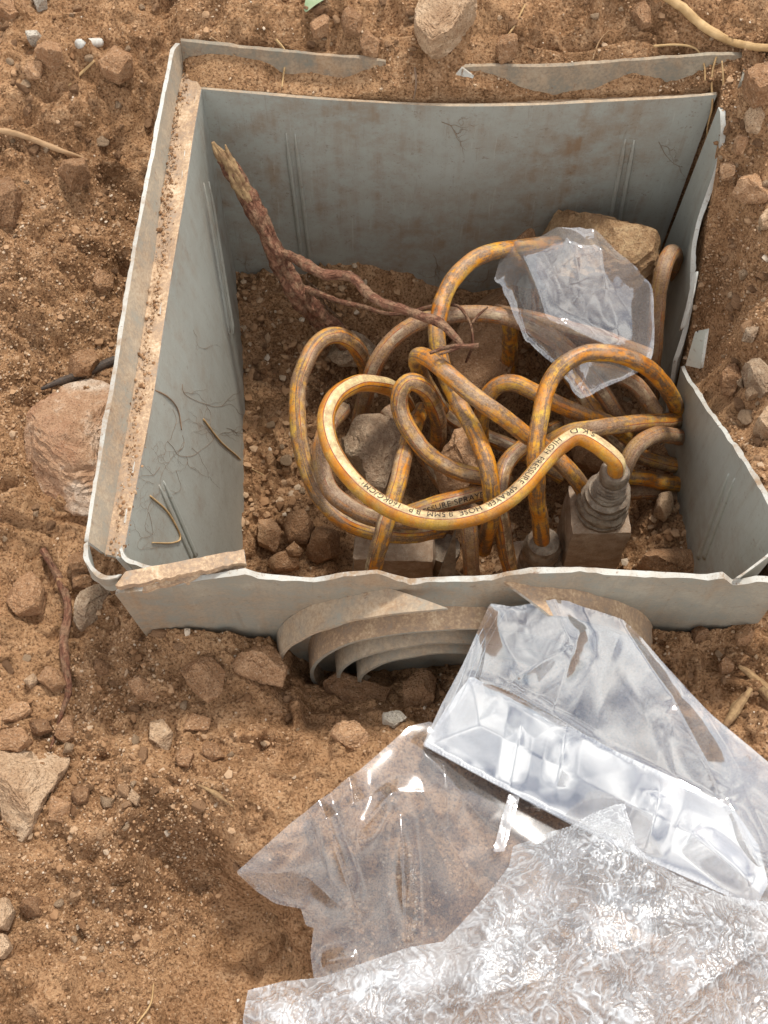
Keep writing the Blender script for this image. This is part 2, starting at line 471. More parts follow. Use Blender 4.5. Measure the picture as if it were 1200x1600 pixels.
def mk_wrap():
    t = NT("crinkled_wrap_film")
    at = t.n("ShaderNodeAttribute", p_attribute_name="bunch")
    f = t.noise(900, 3, .6)
    nb = t.bump(t.noise(300, 3, .6, .8), .6, .0012); nb = t.bump(f, .3, .0004, nb)
    tr = t.n("ShaderNodeBsdfTransparent", Color=(.95, .96, .965, 1)).outputs[0]
    df = t.n("ShaderNodeBsdfDiffuse", Color=(.74, .765, .79, 1), Normal=nb).outputs[0]
    tl = t.n("ShaderNodeBsdfTranslucent", Color=(.74, .765, .79, 1), Normal=nb).outputs[0]
    ml = t.n("ShaderNodeMixShader", Fac=.25); t.t.links.new(df, ml.inputs[1]); t.t.links.new(tl, ml.inputs[2])
    m1 = t.n("ShaderNodeMixShader", Fac=t.ramp(at.outputs["Fac"], (.05, .24), (.45, .60), (.9, .98))); t.t.links.new(tr, m1.inputs[1]); t.t.links.new(ml.outputs[0], m1.inputs[2])
    gl = t.n("ShaderNodeBsdfGlossy", Color=(.98, .99, 1, 1), Roughness=.22, Normal=nb).outputs[0]
    m2 = t.n("ShaderNodeMixShader", Fac=.12); t.t.links.new(m1.outputs[0], m2.inputs[1]); t.t.links.new(gl, m2.inputs[2])
    return t.done(m2.outputs[0])
M['wrap'] = mk_wrap()
M['fit'] = mk_simple("dirty_metal", (.30, .265, .21), (.085, .07, .055), 130, .55, 1.0, .3, .45)
M['blk'] = mk_simple("soil_coated_block", (.42, .34, .26), (.22, .155, .105), 110, .85, 1.0, 0, .55)
def mk_bark():
    t = NT("root_bark")
    mp = t.n("ShaderNodeMapping", Scale=(70, 5, 1)); t.t.links.new(t.co.outputs["UV"], mp.inputs[0])
    st = t.noise(1.6, 5, .65, .8, mp.outputs[0]); a = t.noise(120, 4, .65); f = t.noise(600, 4, .7)
    c = t.ramp(st, (.3, (.07, .03, .02)), (.5, (.21, .092, .055)), (.68, (.36, .19, .115)))
    c = t.mix(t.math('MULTIPLY', t.ramp(a, (.45, 0.0), (.6, 1.0)), .6), c, (.36, .235, .14))
    c = t.mix(t.ramp(f, (.36, .6), (.5, 0.0)), c, (.07, .032, .02))
    nb = t.bump(st, 1.0, .004); nb = t.bump(a, .8, .0025, nb); nb = t.bump(f, .6, .0007, nb)
    return t.done(t.pbr(c, .9, nb, .2))
M['root'] = mk_bark()
M['wood'] = mk_simple("splintered_wood", (.42, .28, .135), (.20, .115, .055), 160, .85, .9, 0, .25)
M['fib'] = mk_simple("fine_root", (.42, .27, .15), (.30, .18, .09), 90, .9, .3)
M['fibd'] = mk_simple("dark_fine_root", (.20, .13, .085), (.30, .195, .12), 90, .9, .3)
M['straw'] = mk_simple("straw", (.56, .38, .19), (.40, .25, .11), 90, .8, .3)
M['black'] = mk_simple("black_rubber", (.028, .026, .025), (.06, .05, .042), 80, .6, .5, 0, .2)
M['leaf'] = mk_simple("green_leaf", (.22, .30, .16), (.34, .38, .24), 60, .7, .4)
M['whitepl'] = mk_simple("white_pipe_plastic", (.62, .63, .58), (.5, .48, .42), 60, .55, .3, 0, .25)

# ------------------------------------------------------------------ ground: heights from surveyed points
OUT = [(0,-60,.0),(200,-60,.01),(400,-60,.03),(600,-60,.035),(800,-60,.035),(1000,-60,.035),(1200,-60,.025),(1400,-100,.03),(-200,-100,.0),
 (0,0,-.01),(200,20,.0),(400,0,.02),(600,0,.024),(800,0,.026),(1000,0,.026),(1200,0,.018),
 (250,40,-.012),(285,60,-.006),(450,70,-.001),(600,85,.002),(660,98,.0),(800,93,.002),(1000,83,.002),(1160,76,-.002),
 (320,122,-.0150),(450,132,-.0155),(450,112,-.0185),(540,115,-.017),(600,140,-.014),(660,130,-.008),(700,150,-.012),(900,140,-.0175),(900,118,-.0195),(1050,112,-.0195),(800,122,-.019),(1100,132,-.0155),
 (0,150,-.022),(0,250,-.04),(130,250,-.045),(225,180,-.05),(215,300,-.075),(190,420,-.09),(100,400,-.06),(0,450,-.06),(160,520,-.1),(70,600,-.1),(0,700,-.1),(150,680,-.12),(100,850,-.12),(0,900,-.11),(150,930,-.13),
 (240,1020,-.128),(262,976,-.100),(300,980,-.100),(350,985,-.106),(430,1015,-.125),(470,1050,-.18),(520,1055,-.195),(560,1055,-.195),(600,1020,-.195),(720,1010,-.18),(600,1100,-.135),(480,1095,-.138),(700,1050,-.145),(850,1000,-.112),(980,978,-.1),(1100,980,-.098),(1200,985,-.09),(1170,1150,-.1),(1350,1100,-.09),
 (0,1100,-.11),(200,1100,-.125),(350,1180,-.12),(430,1220,-.1),(500,1300,-.11),(0,1350,-.11),(200,1330,-.11),(300,1275,-.100),(380,1315,-.099),(470,1390,-.108),(330,1378,-.182),(420,1430,-.190),(235,1348,-.160),(200,1280,-.108),(420,1222,-.090),(350,1245,-.096),(500,1232,-.094),(130,1440,-.14),(230,1420,-.15),(280,1460,-.178),(420,1475,-.182),(480,1420,-.14),(30,1470,-.125),(110,1560,-.125),(300,1600,-.165),(50,1620,-.14),(600,1200,-.12),(800,1200,-.125),(1000,1300,-.125),(1300,1400,-.12),(700,1600,-.15),(1300,1650,-.15),(-200,1500,-.12),(-200,800,-.09),(600,1760,-.15),
 (1200,200,-.012),(1200,350,-.035),(1180,480,-.06),(1200,600,-.075),(1200,740,-.04),(1240,800,-.02),(1350,600,-.04),(1350,200,.0),(1260,880,-.05),(1230,940,-.08)]
INN = [(385,480,-.245),(400,560,-.255),(430,700,-.265),(400,870,-.272),(520,880,-.285),(540,560,-.265),(650,480,-.27),(800,420,-.255),(1000,400,-.24),(700,650,-.40),(600,700,-.37),(780,560,-.34),(870,650,-.37),(850,780,-.40),(650,760,-.38),(1030,840,-.235),(1050,700,-.25),(950,560,-.33),(1090,890,-.23),(750,880,-.38),(300,600,-.26),(1100,500,-.24),(560,720,-.30)]
def rbf(pts, more=()):
    A = np.array([P(*q) for q in pts] + [tuple(q) for q in more]); xy, z = A[:, :2], A[:, 2]
    d = np.linalg.norm(xy[:, None] - xy[None], axis=2)
    n = len(A)
    K = np.zeros((n + 1, n + 1)); K[:n, :n] = -d + np.eye(n) * .003; K[:n, n] = K[n, :n] = 1
    sol = np.linalg.solve(K, np.r_[z, 0])
    def f(x, y):
        x = np.asarray(x, float); y = np.asarray(y, float)
        r = np.zeros(np.broadcast(x, y).shape) + sol[n]
        for k in range(n): r -= sol[k] * np.hypot(x - xy[k, 0], y - xy[k, 1])
        return r
    return f
# right wall's broken top edge (px, py, X of the wall there)
RT_BACK = [PXp(1122, 168, .2475), PXp(1123, 185, .2475), PXp(1112, 250, .246), PXp(1098, 330, .2445), PXp(1088, 390, .2425), PXp(1078, 440, .2405), PXp(1062, 505, .2375), PXp(1052, 562, .2345)]
RT_FRONT = [PXp(1064, 573, .238), PXp(1072, 592, .240), PXp(1087, 614, .242), PXp(1112, 652, .244), PXp(1140, 690, .246), PXp(1176, 745, .2475), PXp(1201, 790, .249), P(1226, 832, -.012), P(1203, 862, -.016), P(1170, 888, -.02), P(1146, 905, -.02)]
BANK = [p + np.array([.007, 0, -.004]) for p in RT_BACK[1:] + RT_FRONT[:7]] + [p + np.array([.022, 0, .004]) for p in RT_BACK[1::2] + RT_FRONT[1:7:2]]
zo_f, zi_f = rbf(OUT, BANK), rbf(INN)

HOLE = np.array([(-.145, .7118), (-.10, .7092), (-.04, .7050), (.02, .7025), (.08, .7033), (.15, .7073), (.2, .7100), (.2505, .713),
        (.2495, .66), (.2475, .60), (.244, .56), (.2432, .52), (.2475, .49), (.2505, .44), (.2535, .39), (.262, .355), (.255, .325), (.236, .3165), (-.166, .3165), (-.169, .335), (-.152, .52)])
def inside(x, y, poly):
    r = np.zeros(np.broadcast(x, y).shape, bool)
    n = len(poly)
    for i in range(n):
        x1, y1 = poly[i]; x2, y2 = poly[(i + 1) % n]
        if y1 == y2: continue
        c = ((y1 > y) != (y2 > y)) & (x < (x2 - x1) * (y - y1) / (y2 - y1) + x1)
        r ^= c
    return r
STEP = .0011
fx = np.arange(-.40, .40, STEP); fy = np.arange(-.02, .95, STEP)
gro = np.cumsum(.002 * 1.22 ** np.arange(41)); gro = gro[gro < 60]
xs = np.r_[fx[0] - gro[::-1], fx, fx[-1] + gro]; ys = np.r_[fy[0] - gro[::-1], fy, fy[-1] + gro]
nx, ny = len(xs), len(ys)
# coarse evaluation of the survey, then bilinear
cxs = np.r_[np.linspace(-.5, .5, 161)]; cys = np.r_[np.linspace(-.15, 1.1, 201)]
CX, CY = np.meshgrid(cxs, cys)
co_, ci_ = zo_f(CX, CY), zi_f(CX, CY)
def bil(grid, gx, gy, x, y):
    u = np.clip((x - gx[0]) / (gx[1] - gx[0]), 0, len(gx) - 1.001); v = np.clip((y - gy[0]) / (gy[1] - gy[0]), 0, len(gy) - 1.001)
    i = u.astype(int); j = v.astype(int); a = u - i; b = v - j
    return grid[j, i] * (1 - a) * (1 - b) + grid[j, i + 1] * a * (1 - b) + grid[j + 1, i] * (1 - a) * b + grid[j + 1, i + 1] * a * b
GX, GY = np.meshgrid(xs, ys)
hole = inside(GX, GY, HOLE)
Zo = bil(co_, cxs, cys, GX, GY); Zi = bil(ci_, cxs, cys, GX, GY)
near = np.clip(1 - np.maximum(np.maximum(np.abs(GX) - .42, np.maximum(GY - .98, -.05 - GY)), 0) / .5, 0, 1)
ledge = (GY > .70) & (GY < .735) & (GX > -.15) & (GX < .265)
amp = np.where(ledge, .15, 1.0)
wx = GX + .010 * fbm2(GX * 30, GY * 30, 2, 71); wy = GY + .010 * fbm2(GX * 30 + 9, GY * 30, 2, 75)
big = fbm2(wx * 14, wy * 14, 4, 5) * .010 * amp
lump = fbm2(wx * 55, wy * 55, 4, 21)
ridg = (1 - np.abs(fbm2(wx * 38 + 5, wy * 38, 3, 40))) * .009 * amp
fine = fbm2(GX * 210, GY * 210, 3, 33, .65) + .8 * (1 - 2 * np.abs(vn2(wx * 150, wy * 150, 47)))
smooth_ = np.clip(.5 + 1.6 * fbm2(GX * 13 + 4, GY * 13, 3, 66), .22, 1)
lump = lump * (.4 + .6 * smooth_); fine = fine * smooth_
tex = big * 1.15 + lump * .0040 * amp + ridg + fine * .0013 * np.where(ledge, .6, 1)
Z = np.where(hole, Zi + tex * .8, Zo + tex - .008 * amp)
Z = np.where(near > 0, Z * near + (1 - near) * (.02 + fbm2(GX * .8, GY * .8, 3, 3) * .05), .02 + fbm2(GX * .8, GY * .8, 3, 3) * .05)
# clods pressed into the soil: half-buried lumps added to the height field
def stamp(cx, cy, r, hgt, seed):
    i0 = np.searchsorted(xs, cx - r * 1.3); i1 = np.searchsorted(xs, cx + r * 1.3); j0 = np.searchsorted(ys, cy - r * 1.3); j1 = np.searchsorted(ys, cy + r * 1.3)
    if i1 - i0 < 3 or j1 - j0 < 3: return
    sx, sy = GX[j0:j1, i0:i1] - cx, GY[j0:j1, i0:i1] - cy
    a = (seed * 1.7) % 6.28; e = .65 + .6 * ((seed * .37) % 1)
    u = (sx * math.cos(a) + sy * math.sin(a)) * e; v = (-sx * math.sin(a) + sy * math.cos(a)) / e
    d = np.maximum.reduce([np.abs(u * math.cos(q) + v * math.sin(q)) * (1 + .25 * math.sin(seed + q * 3)) for q in (0, .9, 1.9, 2.6)]) / r
    prof = np.clip((1 - d) * 2.6, 0, 1); prof = prof * prof * (3 - 2 * prof)
    tilt = 1 + .35 * (u * math.sin(seed) + v * math.cos(seed)) / r
    hl = hole[j0:j1, i0:i1]; same = hl == hl[hl.shape[0] // 2, hl.shape[1] // 2]
    Z[j0:j1, i0:i1] += np.where(same, prof * hgt * tilt, 0)
for k in range(240):                           # big crumbling clods
    cx = rng.uniform(-.36, .36); cy = rng.uniform(0.0, .92)
    if .69 < cy < .745 and -.17 < cx < .28 or fbm2(np.array([cx * 7]), np.array([cy * 7]), 2, 17)[0] < -.1: continue
    r = rng.uniform(.008, .019)
    stamp(cx, cy, r, r * rng.uniform(.25, .5), 9000 + k)
for k in range(5200):
    cx = rng.uniform(-.36, .36); cy = rng.uniform(0.0, .92)
    if .695 < cy < .74 and -.16 < cx < .27: continue
    dens = .5 + .5 * fbm2(np.array([cx * 9]), np.array([cy * 9]), 2, 91)[0]
    if rng.random() > .25 + .75 * dens: continue
    r = .0022 + .0065 * rng.random() ** 2.6
    stamp(cx, cy, r, r * rng.uniform(.35, .85), k)
def gz(x, y):
    i = int(np.clip(np.searchsorted(xs, x), 1, nx - 1)); j = int(np.clip(np.searchsorted(ys, y), 1, ny - 1))
    return float(Z[j, i])
def G(px, py):
    """first place where the sight line through that pixel meets the soil"""
    d = ray(px, py)
    s = (.06 - H) / d[2]; ds = .004
    while s < 3:
        p = CAM + d * s
        if p[2] < gz(p[0], p[1]): break
        s += ds
    s -= ds
    for _ in range(8):
        ds *= .5; p = CAM + d * (s + ds)
        if p[2] > gz(p[0], p[1]): s += ds
    return CAM + d * s
jj, ii = np.meshgrid(np.arange(ny - 1), np.arange(nx - 1), indexing='ij')
a = (jj * nx + ii).ravel()
gme = mesh_np("ground", np.stack([GX.ravel(), GY.ravel(), Z.ravel()], 1), np.stack([a, a + 1, a + nx + 1, a + nx], 1), M['soil'])
ground = bpy.data.objects.new("ground", gme); COL.objects.link(ground)
tag(ground, "loose reddish brown soil dug out around the broken plastic box", kind="structure")

# ------------------------------------------------------------------ the broken plastic box
BOX = thing("valve_box", (.045, .52, -.3), "broken grey plastic valve box sunk in the soil, its rim snapped and walls bent", "valve box")
backA = [P(x, y, -.02) for x, y in [(314, 139), (400, 147), (480, 154), (600, 161), (700, 166), (820, 165), (950, 159), (1060, 153), (1120, 148)]]
backB = [(-.129, .688, -.36), (-.05, .692, -.36), (.05, .697, -.36), (.15, .703, -.36), (.240, .709, -.36)]
w_back = loft_wall(backA, backB, 60, 24, .0022, (0, 1, 0), [M['wall'], M['hood']], "back_wall", BOX, lambda u, v: np.stack([0 * u * v, .004 * np.sin(u * math.pi) * np.sin(v * math.pi), 0 * u * v], -1))
leftA = [P(x, y, -.02) for x, y in [(314, 139), (301, 215), (287, 310), (272, 400), (255, 510), (238, 625), (216, 740), (195, 850), (191, 872)]]
leftB = [(-.129, .688, -.36), (-.118, .60, -.36), (-.112, .50, -.36), (-.109, .42, -.36), (-.108, .325, -.36)]
w_left = loft_wall(leftA, leftB, 60, 24, .0035, (-1, 0, 0), [M['wallr'], M['edge']], "left_wall", BOX, lambda u, v: np.stack([.006 * np.sin(u * math.pi) * np.sin(v * math.pi), 0 * u * v, 0 * u * v], -1))
rb1 = [(.2415, .709, -.33), (.2425, .65, -.33), (.2425, .59, -.33), (.2415, .55, -.33), (.240, .517, -.33)]
w_rb = loft_wall(RT_BACK, rb1, 50, 20, .0035, (1, 0, 0), [M['wallr'], M['edge']], "right_wall", BOX, lambda u, v: np.stack([.004 * np.sin(u * math.pi * 3) * (1 - v), 0 * u * v, 0 * u * v], -1), .0016, 3)
rb2 = [(.2405, .515, -.33), (.2415, .48, -.33), (.242, .45, -.33), (.2425, .43, -.33), (.2435, .40, -.33), (.245, .375, -.33), (.246, .358, -.33), (.2445, .343, -.33), (.237, .333, -.33)]
w_rf = loft_wall(RT_FRONT, rb2, 60, 20, .0035, (.95, .14, .28), [M['wallr'], M['edge']], "right_wall", BOX, None, .0011, 8)
YF = .3205
fr = [(181, 919), (290, 903), (383, 888), (400, 894), (440, 899), (490, 902), (540, 894), (590, 890), (640, 904), (700, 901), (770, 898), (830, 886), (900, 886), (990, 891), (1050, 894), (1100, 898), (1128, 893), (1146, 906), (1180, 900), (1230, 902)]
frontA = [PYp(x, y, YF) for x, y in fr]
frontB = [(-.158, .3175, -.20), (-.08, .317, -.20), (0, .3165, -.20), (.1, .3165, -.20), (.255, .317, -.20)]
w_front = loft_wall(frontA, frontB, 90, 18, .0038, (0, -1, .12), [M['dusty'], M['edge']], "front_wall", BOX, lambda u, v: np.stack([0 * u * v, .005 * np.sin(u * 9) * np.sin(v * math.pi) - 0 * u, 0 * u * v], -1), .0009, 5, False)

# rim on the left: lip, channel floor; rim behind: two lip pieces either side of the break
lipT = [P(x, y, 0) for x, y in [(281, 66), (270, 90), (240, 245), (209, 410), (180, 595), (157, 719), (138, 846)]]
lipB = [P(x, y, -.022) for x, y in [(290, 98), (279, 150), (251, 325), (242, 400), (210, 606), (187, 740), (165, 866)]]
lip_l = loft_wall(lipT, lipB, 90, 6, .0027, (-1, .05, .12), [M['hood'], M['edge']], "rim_lip", BOX, None, .0009, 12)
chA = [p + np.array([-.001, 0, .0004]) for p in lipB]
chB = [p + np.array([.0005, 0, .0011]) for p in leftA]
loft_wall(chA, chB, 60, 8, .003, (0, 0, -1), [M['caked'], M['edge']], "rim_ledge", BOX, lambda u, v: np.stack([0 * u * v, 0 * u * v, .0016 * vn2(u * 40, v * 3, 4) * np.sin(np.clip(v, 0, 1) * math.pi)], -1))
for q, (pts, nm) in enumerate((([(282, 64), (360, 73), (450, 82), (540, 90), (603, 96)], "rim_lip"), ([(722, 110), (735, 104), (860, 104), (1000, 94), (1100, 87), (1162, 86)], "rim_lip"))):
    T_ = [P(x, y, .0005) for x, y in pts]
    B_ = [p + np.array([0, -.006, -.026]) for p in T_]
    loft_wall(T_, B_, 40, 5, .0026, (0, 1, .05), [M['lip'], M['lip']], nm, BOX, None, .0004, 20 + q)
# back ledge under its soil
lbA = [P(x, y, -.027) for x, y in [(290, 105), (450, 116), (600, 126), (860, 130), (1160, 112)]]
loft_wall(lbA, [p + np.array([0, .0035, -.0065]) for p in backA], 50, 4, .003, (0, 0, -1), [M['caked'], M['caked']], "rim_ledge", BOX)
# right back corner: end of the lip
cT = [P(1162, 86, .0), P(1163, 105, -.001), P(1157, 128, -.004)]
loft_wall(cT, [p + np.array([-.003, 0, -.028]) for p in cT], 10, 5, .003, (1, 0, 0), [M['dusty'], M['dusty']], "rim_lip", BOX)
# torn white flake at the break of the back rim
fl = [P(722, 106, .001), P(712, 118, -.004), P(706, 123, -.007)]
loft_wall(fl, [p + np.array([.009, -.003, -.006]) for p in fl], 6, 4, .0014, (0, 1, .3), [M['edge'], M['edge']], "torn_flake", BOX)
# front left corner: broken curl of lip and wall
kT = [P(138, 846, 0), P(138, 868, -.001), P(146, 886, -.003), P(166, 899, -.006), P(190, 897, -.008)]
kB = [P(147, 882, -.028), P(152, 900, -.030), P(165, 912, -.034), P(182, 918, -.038), P(196, 912, -.04)]
loft_wall(kT, kB, 20, 8, .0032, (-.7, -.7, .1), [M['wallr'], M['edge']], "rim_lip", BOX, None, .0006, 31)
iT = [P(190, 852, -.018), P(196, 868, -.018), P(215, 878, -.019), P(245, 886, -.02)]
loft_wall(iT, [p + np.array([.004, .004, -.04]) for p in iT], 16, 6, .003, (-.3, -.9, .2), [M['wallr'], M['edge']], "corner_web", BOX, None, .0005, 32)
# loose-looking length of rim still riding on the front wall
def prism(name, quad, z_drop, mats, parent, n=24, jag=.0007, seed=0):
    a0, a1, b1, b0 = [np.array(q) for q in quad]     # back edge a0->a1, front edge b0->b1
    u = np.linspace(0, 1, n)[:, None]
    A = a0 * (1 - u) + a1 * u; B = b0 * (1 - u) + b1 * u
    s = np.arange(n)
    A[:, 2] += jag * vn2(s * .6, 0 * s, seed); B[:, 2] += jag * vn2(s * .6, 0 * s + 5, seed); B[:, 1] += jag * 1.5 * vn2(s * .8, 0 * s + 9, seed)
    dr = np.array([0, 0, -z_drop])
    rows = [A, B, B + dr, A + dr]
    V = []; F = []; mi = []
    for q in range(4):
        r0, r1 = rows[q], rows[(q + 1) % 4]
        base = len(V); V += list(r0) + list(r1)
        for k in range(n - 1):
            F.append((base + k, base + k + 1, base + n + k + 1, base + n + k)); mi.append(0)
    for e, fl_ in ((0, 0), (n - 1, 1)):
        base = len(V); V += [rows[q][e] for q in range(4)]
        F.append(tuple(range(base, base + 4))); mi.append(1)
    return obj(name, np.array(V), F, mats, parent, False, mi)
prism("broken_rim_bar", (P(196, 893, -.010), P(381, 858, -.004), P(384, 879, -.006), P(180, 917, -.012)), .006, [M['caked'], M['edge']], BOX, 30, .0008, 2)
prism("broken_rim_bar", (P(225, 915, -.021), P(383, 882, -.016), P(384, 890, -.017), P(222, 922, -.022)), .004, [M['caked'], M['edge']], BOX, 24, .0008, 6)
# chip hanging at the crack of the right wall
ch = [P(1086, 519, -.075), P(1103, 515, -.072)]
loft_wall(ch, [P(1071, 571, -.118), P(1094, 576, -.105)], 6, 6, .003, (.6, 0, .5), [M['wallr'], M['edge']], "broken_flap", BOX, None, .0004, 41)
ch = [PXp(1089, 425, .2395), PXp(1080, 470, .2375), PXp(1068, 512, .235)]
loft_wall([p + np.array([.001, 0, .003]) for p in ch], [p + np.array([-.0015, 0, -.005]) for p in ch], 16, 4, .0012, (-.8, 0, .3), [M['edge'], M['edge']], "torn_flake", BOX, None, .0022, 44)

# moulded ribs, found by looking at the built walls
def bvh(o):
    me = o.data; L = wloc(o)
    return BVHTree.FromPolygons([Vector(v.co) + L for v in me.vertices], [tuple(p.vertices) for p in me.polygons])
BV = {k: bvh(o) for k, o in (("b", w_back), ("l", w_left), ("rf", w_rf), ("rb", w_rb), ("f", w_front), ("lip", lip_l))}
def on(k, px, py, off=.0006):
    d = Vector(ray(px, py)).normalized()
    loc, nrm, idx, dist = BV[k].ray_cast(Vector(CAM), d)
    if loc is None: return None
    return np.array(loc - d * off)
def rib(k, p0, p1, r=.0021):
    pts = [on(k, p0[0] + (p1[0] - p0[0]) * t, p0[1] + (p1[1] - p0[1]) * t, .0002) for t in np.linspace(0, 1, 9)]
    pts = [p for p in pts if p is not None]
    if len(pts) > 3: tube("rib", pts, [r * .3, r, r, r, r, r, r], M['wallr'], BOX, 8, 20)
for k, a_, b_ in (("b", (447, 208), (472, 405)), ("b", (461, 209), (485, 412)), ("b", (977, 218), (953, 348)), ("b", (991, 219), (967, 350)),
                  ("l", (318, 286), (357, 520)), ("l", (326, 284), (364, 520)), ("l", (248, 758), (299, 872)), ("l", (255, 752), (305, 868)),
                  ("rf", (1139, 740), (1092, 872)), ("rf", (1148, 748), (1101, 872))):
    rib(k, a_, b_)

# stepped pipe knock-out on the front: nested arched hoods, the outer one torn open on top
def hood(name, cx, zc, a, b, y0, y1, th0, th1, mats, thick=.0028, seed=0, slope=.0, jag=.0, s0=0.0, s1=0.0):
    """arched shell from the wall (y0) to its free edge (y1); s0, s1 slant its two ends (radians at the free edge)"""
    n, m = 44, 7
    V = []
    G1 = np.zeros((m, n, 3)); G2 = np.zeros((m, n, 3))
    for i in range(m):
        t = i / (m - 1)
        th = np.linspace(th0 + s0 * t, th1 + s1 * t, n)
        yy = y0 + (y1 - y0) * t + t * jag * vn2(np.arange(n) * .3, np.zeros(n), seed)
        for Gd, k in ((G1, 0), (G2, thick)):
            Gd[i] = np.stack([cx + (a - slope * t - k) * np.cos(th), yy, zc + (b - slope * t - k) * np.sin(th)], 1)
    V = np.vstack([G1.reshape(-1, 3), G2.reshape(-1, 3)]); off = n * m; F = []; mi = []
    for i in range(m - 1):
        for k in range(n - 1):
            q = i * n + k
            F += [(q, q + 1, q + n + 1, q + n), (off + q + n, off + q + n + 1, off + q + 1, off + q)]; mi += [0, 0]
    ring = [((m - 1) * n + k, (m - 1) * n + k + 1) for k in range(n - 1)] + [(i * n + k, i * n + k + n) for i in range(m - 1) for k in (0, n - 1)]
    ex = []; base = len(V)
    for (p, q) in ring:
        F.append(tuple(range(base, base + 4))); base += 4; ex += [V[p], V[q], V[off + q], V[off + p]]; mi.append(1)
    return obj(name, np.vstack([V, np.array(ex)]), F, mats, BOX, True, mi)
HC = .049
hood("knockout_hood", HC, -.146, .126, .123, .3185, .300, math.pi * 1.1, R(113), [M['hood'], M['hood']], .003, 1, .002, .001, 0, -R(19))
hood("knockout_hood", .064, -.146, .127, .1275, .3185, .297, R(86), -R(15), [M['caked'], M['edge']], .003, 2, .002, .0012, -R(15), 0)
hood("knockout_hood", HC, -.158, .104, .104, .318, .298, math.pi * 1.12, -R(15), [M['caked'], M['dusty']], .0026, 3, .002, .0006)
hood("knockout_hood", HC, -.160, .085, .084, .318, .296, math.pi * 1.12, -R(15), [M['hood'], M['dusty']], .0026, 4, .002, .0006)
hood("knockout_hood", HC, -.161, .070, .069, .318, .294, math.pi * 1.12, -R(15), [M['hood'], M['dusty']], .0026, 5, .002, .0006)

# ------------------------------------------------------------------ hoses
HR = .0065
def hose(pts, mat, label, r=HR, up=None, twist=0.0, roll=0.0, stripe_text=None):
    W = np.array([q if isinstance(q, np.ndarray) else P(*q) for q in pts])
    L = np.linalg.norm(np.diff(W, axis=0), axis=1).sum()
    C = resample(W, int(L / .0022) + 6)
    C = C + .0007 * np.stack([fbm3(C + 3, 35, 2, len(pts)), fbm3(C + 8, 35, 2, len(pts)), 0 * C[:, 0]], 1)
    if up is None:
        up = CAM - C[len(C) // 2]
    T0 = C[1] - C[0]; T0 /= np.linalg.norm(T0)
    u0 = np.asarray(up, float); u0 = u0 - u0.dot(T0) * T0; u0 /= np.linalg.norm(u0)
    u0 = u0 * math.cos(roll) + np.cross(T0, u0) * math.sin(roll)
    # stripe (v = .5) sits opposite to U, so start with U pointing away
    V, F, UV, fr_ = tube_geo(C, r, 20, -u0, twist, .03, len(pts), freq=70)
    o = obj("hose", V, F, M[mat], None, True, None, UV)
    tag(o, label, "hose", "sprayer hoses tangled in the box")
    return o, fr_
C0 = P(937, 795, -.168)
BT = C0 + np.array([.002, 0, .067])
hA, frA = hose([BT - np.array([0, 0, .010]), BT + np.array([0, 0, .004]), BT + np.array([-.003, .003, .014]),(908,682,-.080),(878,693,-.080),(850,722,-.08),(815,762,-.075),(770,795,-.072),(720,812,-.07),(665,812,-.07),(610,795,-.07),(560,760,-.07),(523,711,-.07),(509,662,-.072),(520,624,-.075),(550,602,-.085),(585,600,-.1),(618,612,-.128),(640,645,-.18),(650,690,-.25)],
     'hose_f', "cleanest orange hose with cream printed stripe, curling from the metal fitting around the pale stone", roll=1.32)
def hose_text(ho, fr_, s0, text, size, ang, r, bold=.0):
    C, T, U, B, s = fr_
    cu = bpy.data.curves.new("lettering", 'FONT'); cu.body = text; cu.size = 1.0; cu.offset = bold; cu.space_character = 1.06; cu.resolution_u = 3
    tmp = bpy.data.objects.new("lettering", cu); COL.objects.link(tmp)
    dg = bpy.context.evaluated_depsgraph_get()
    me = bpy.data.meshes.new_from_object(tmp.evaluated_get(dg))
    bpy.data.objects.remove(tmp); bpy.data.curves.remove(cu)
    import bmesh
    b = bmesh.new(); b.from_mesh(me); bpy.data.meshes.remove(me)
    bmesh.ops.triangulate(b, faces=b.faces[:])
    for _ in range(3):
        lg = [e for e in b.edges if e.calc_length() > .16]
        if not lg: break
        bmesh.ops.subdivide_edges(b, edges=lg, cuts=1)
        bmesh.ops.triangulate(b, faces=b.faces[:])
    b.verts.ensure_lookup_table(); b.verts.index_update()
    v = np.array([q.co for q in b.verts]); f = [tuple(q.index for q in p.verts) for p in b.faces]
    b.free()
    ss = s0 + v[:, 0] * size; an = ang - (v[:, 1] - .35) * size / r
    def itp(Aa): return np.stack([np.interp(ss, s, Aa[:, k]) for k in range(3)], 1)
    Ci, Ui, Bi = itp(C), itp(U), itp(B)
    W = Ci + (r * 1.02 + .00016) * (np.cos(an)[:, None] * Ui + np.sin(an)[:, None] * Bi)
    return obj("printed_lettering", W, f, M['ink'], ho, False)
TEXT_SIGN = 1
hose_text(hA, frA, .046, "S.K.D    HIGH  PRESSURE  SPRAYER  HOSE  8.5MM  B.P.  160KG/CM\u00b2 -", .0064, math.pi, HR, .0)
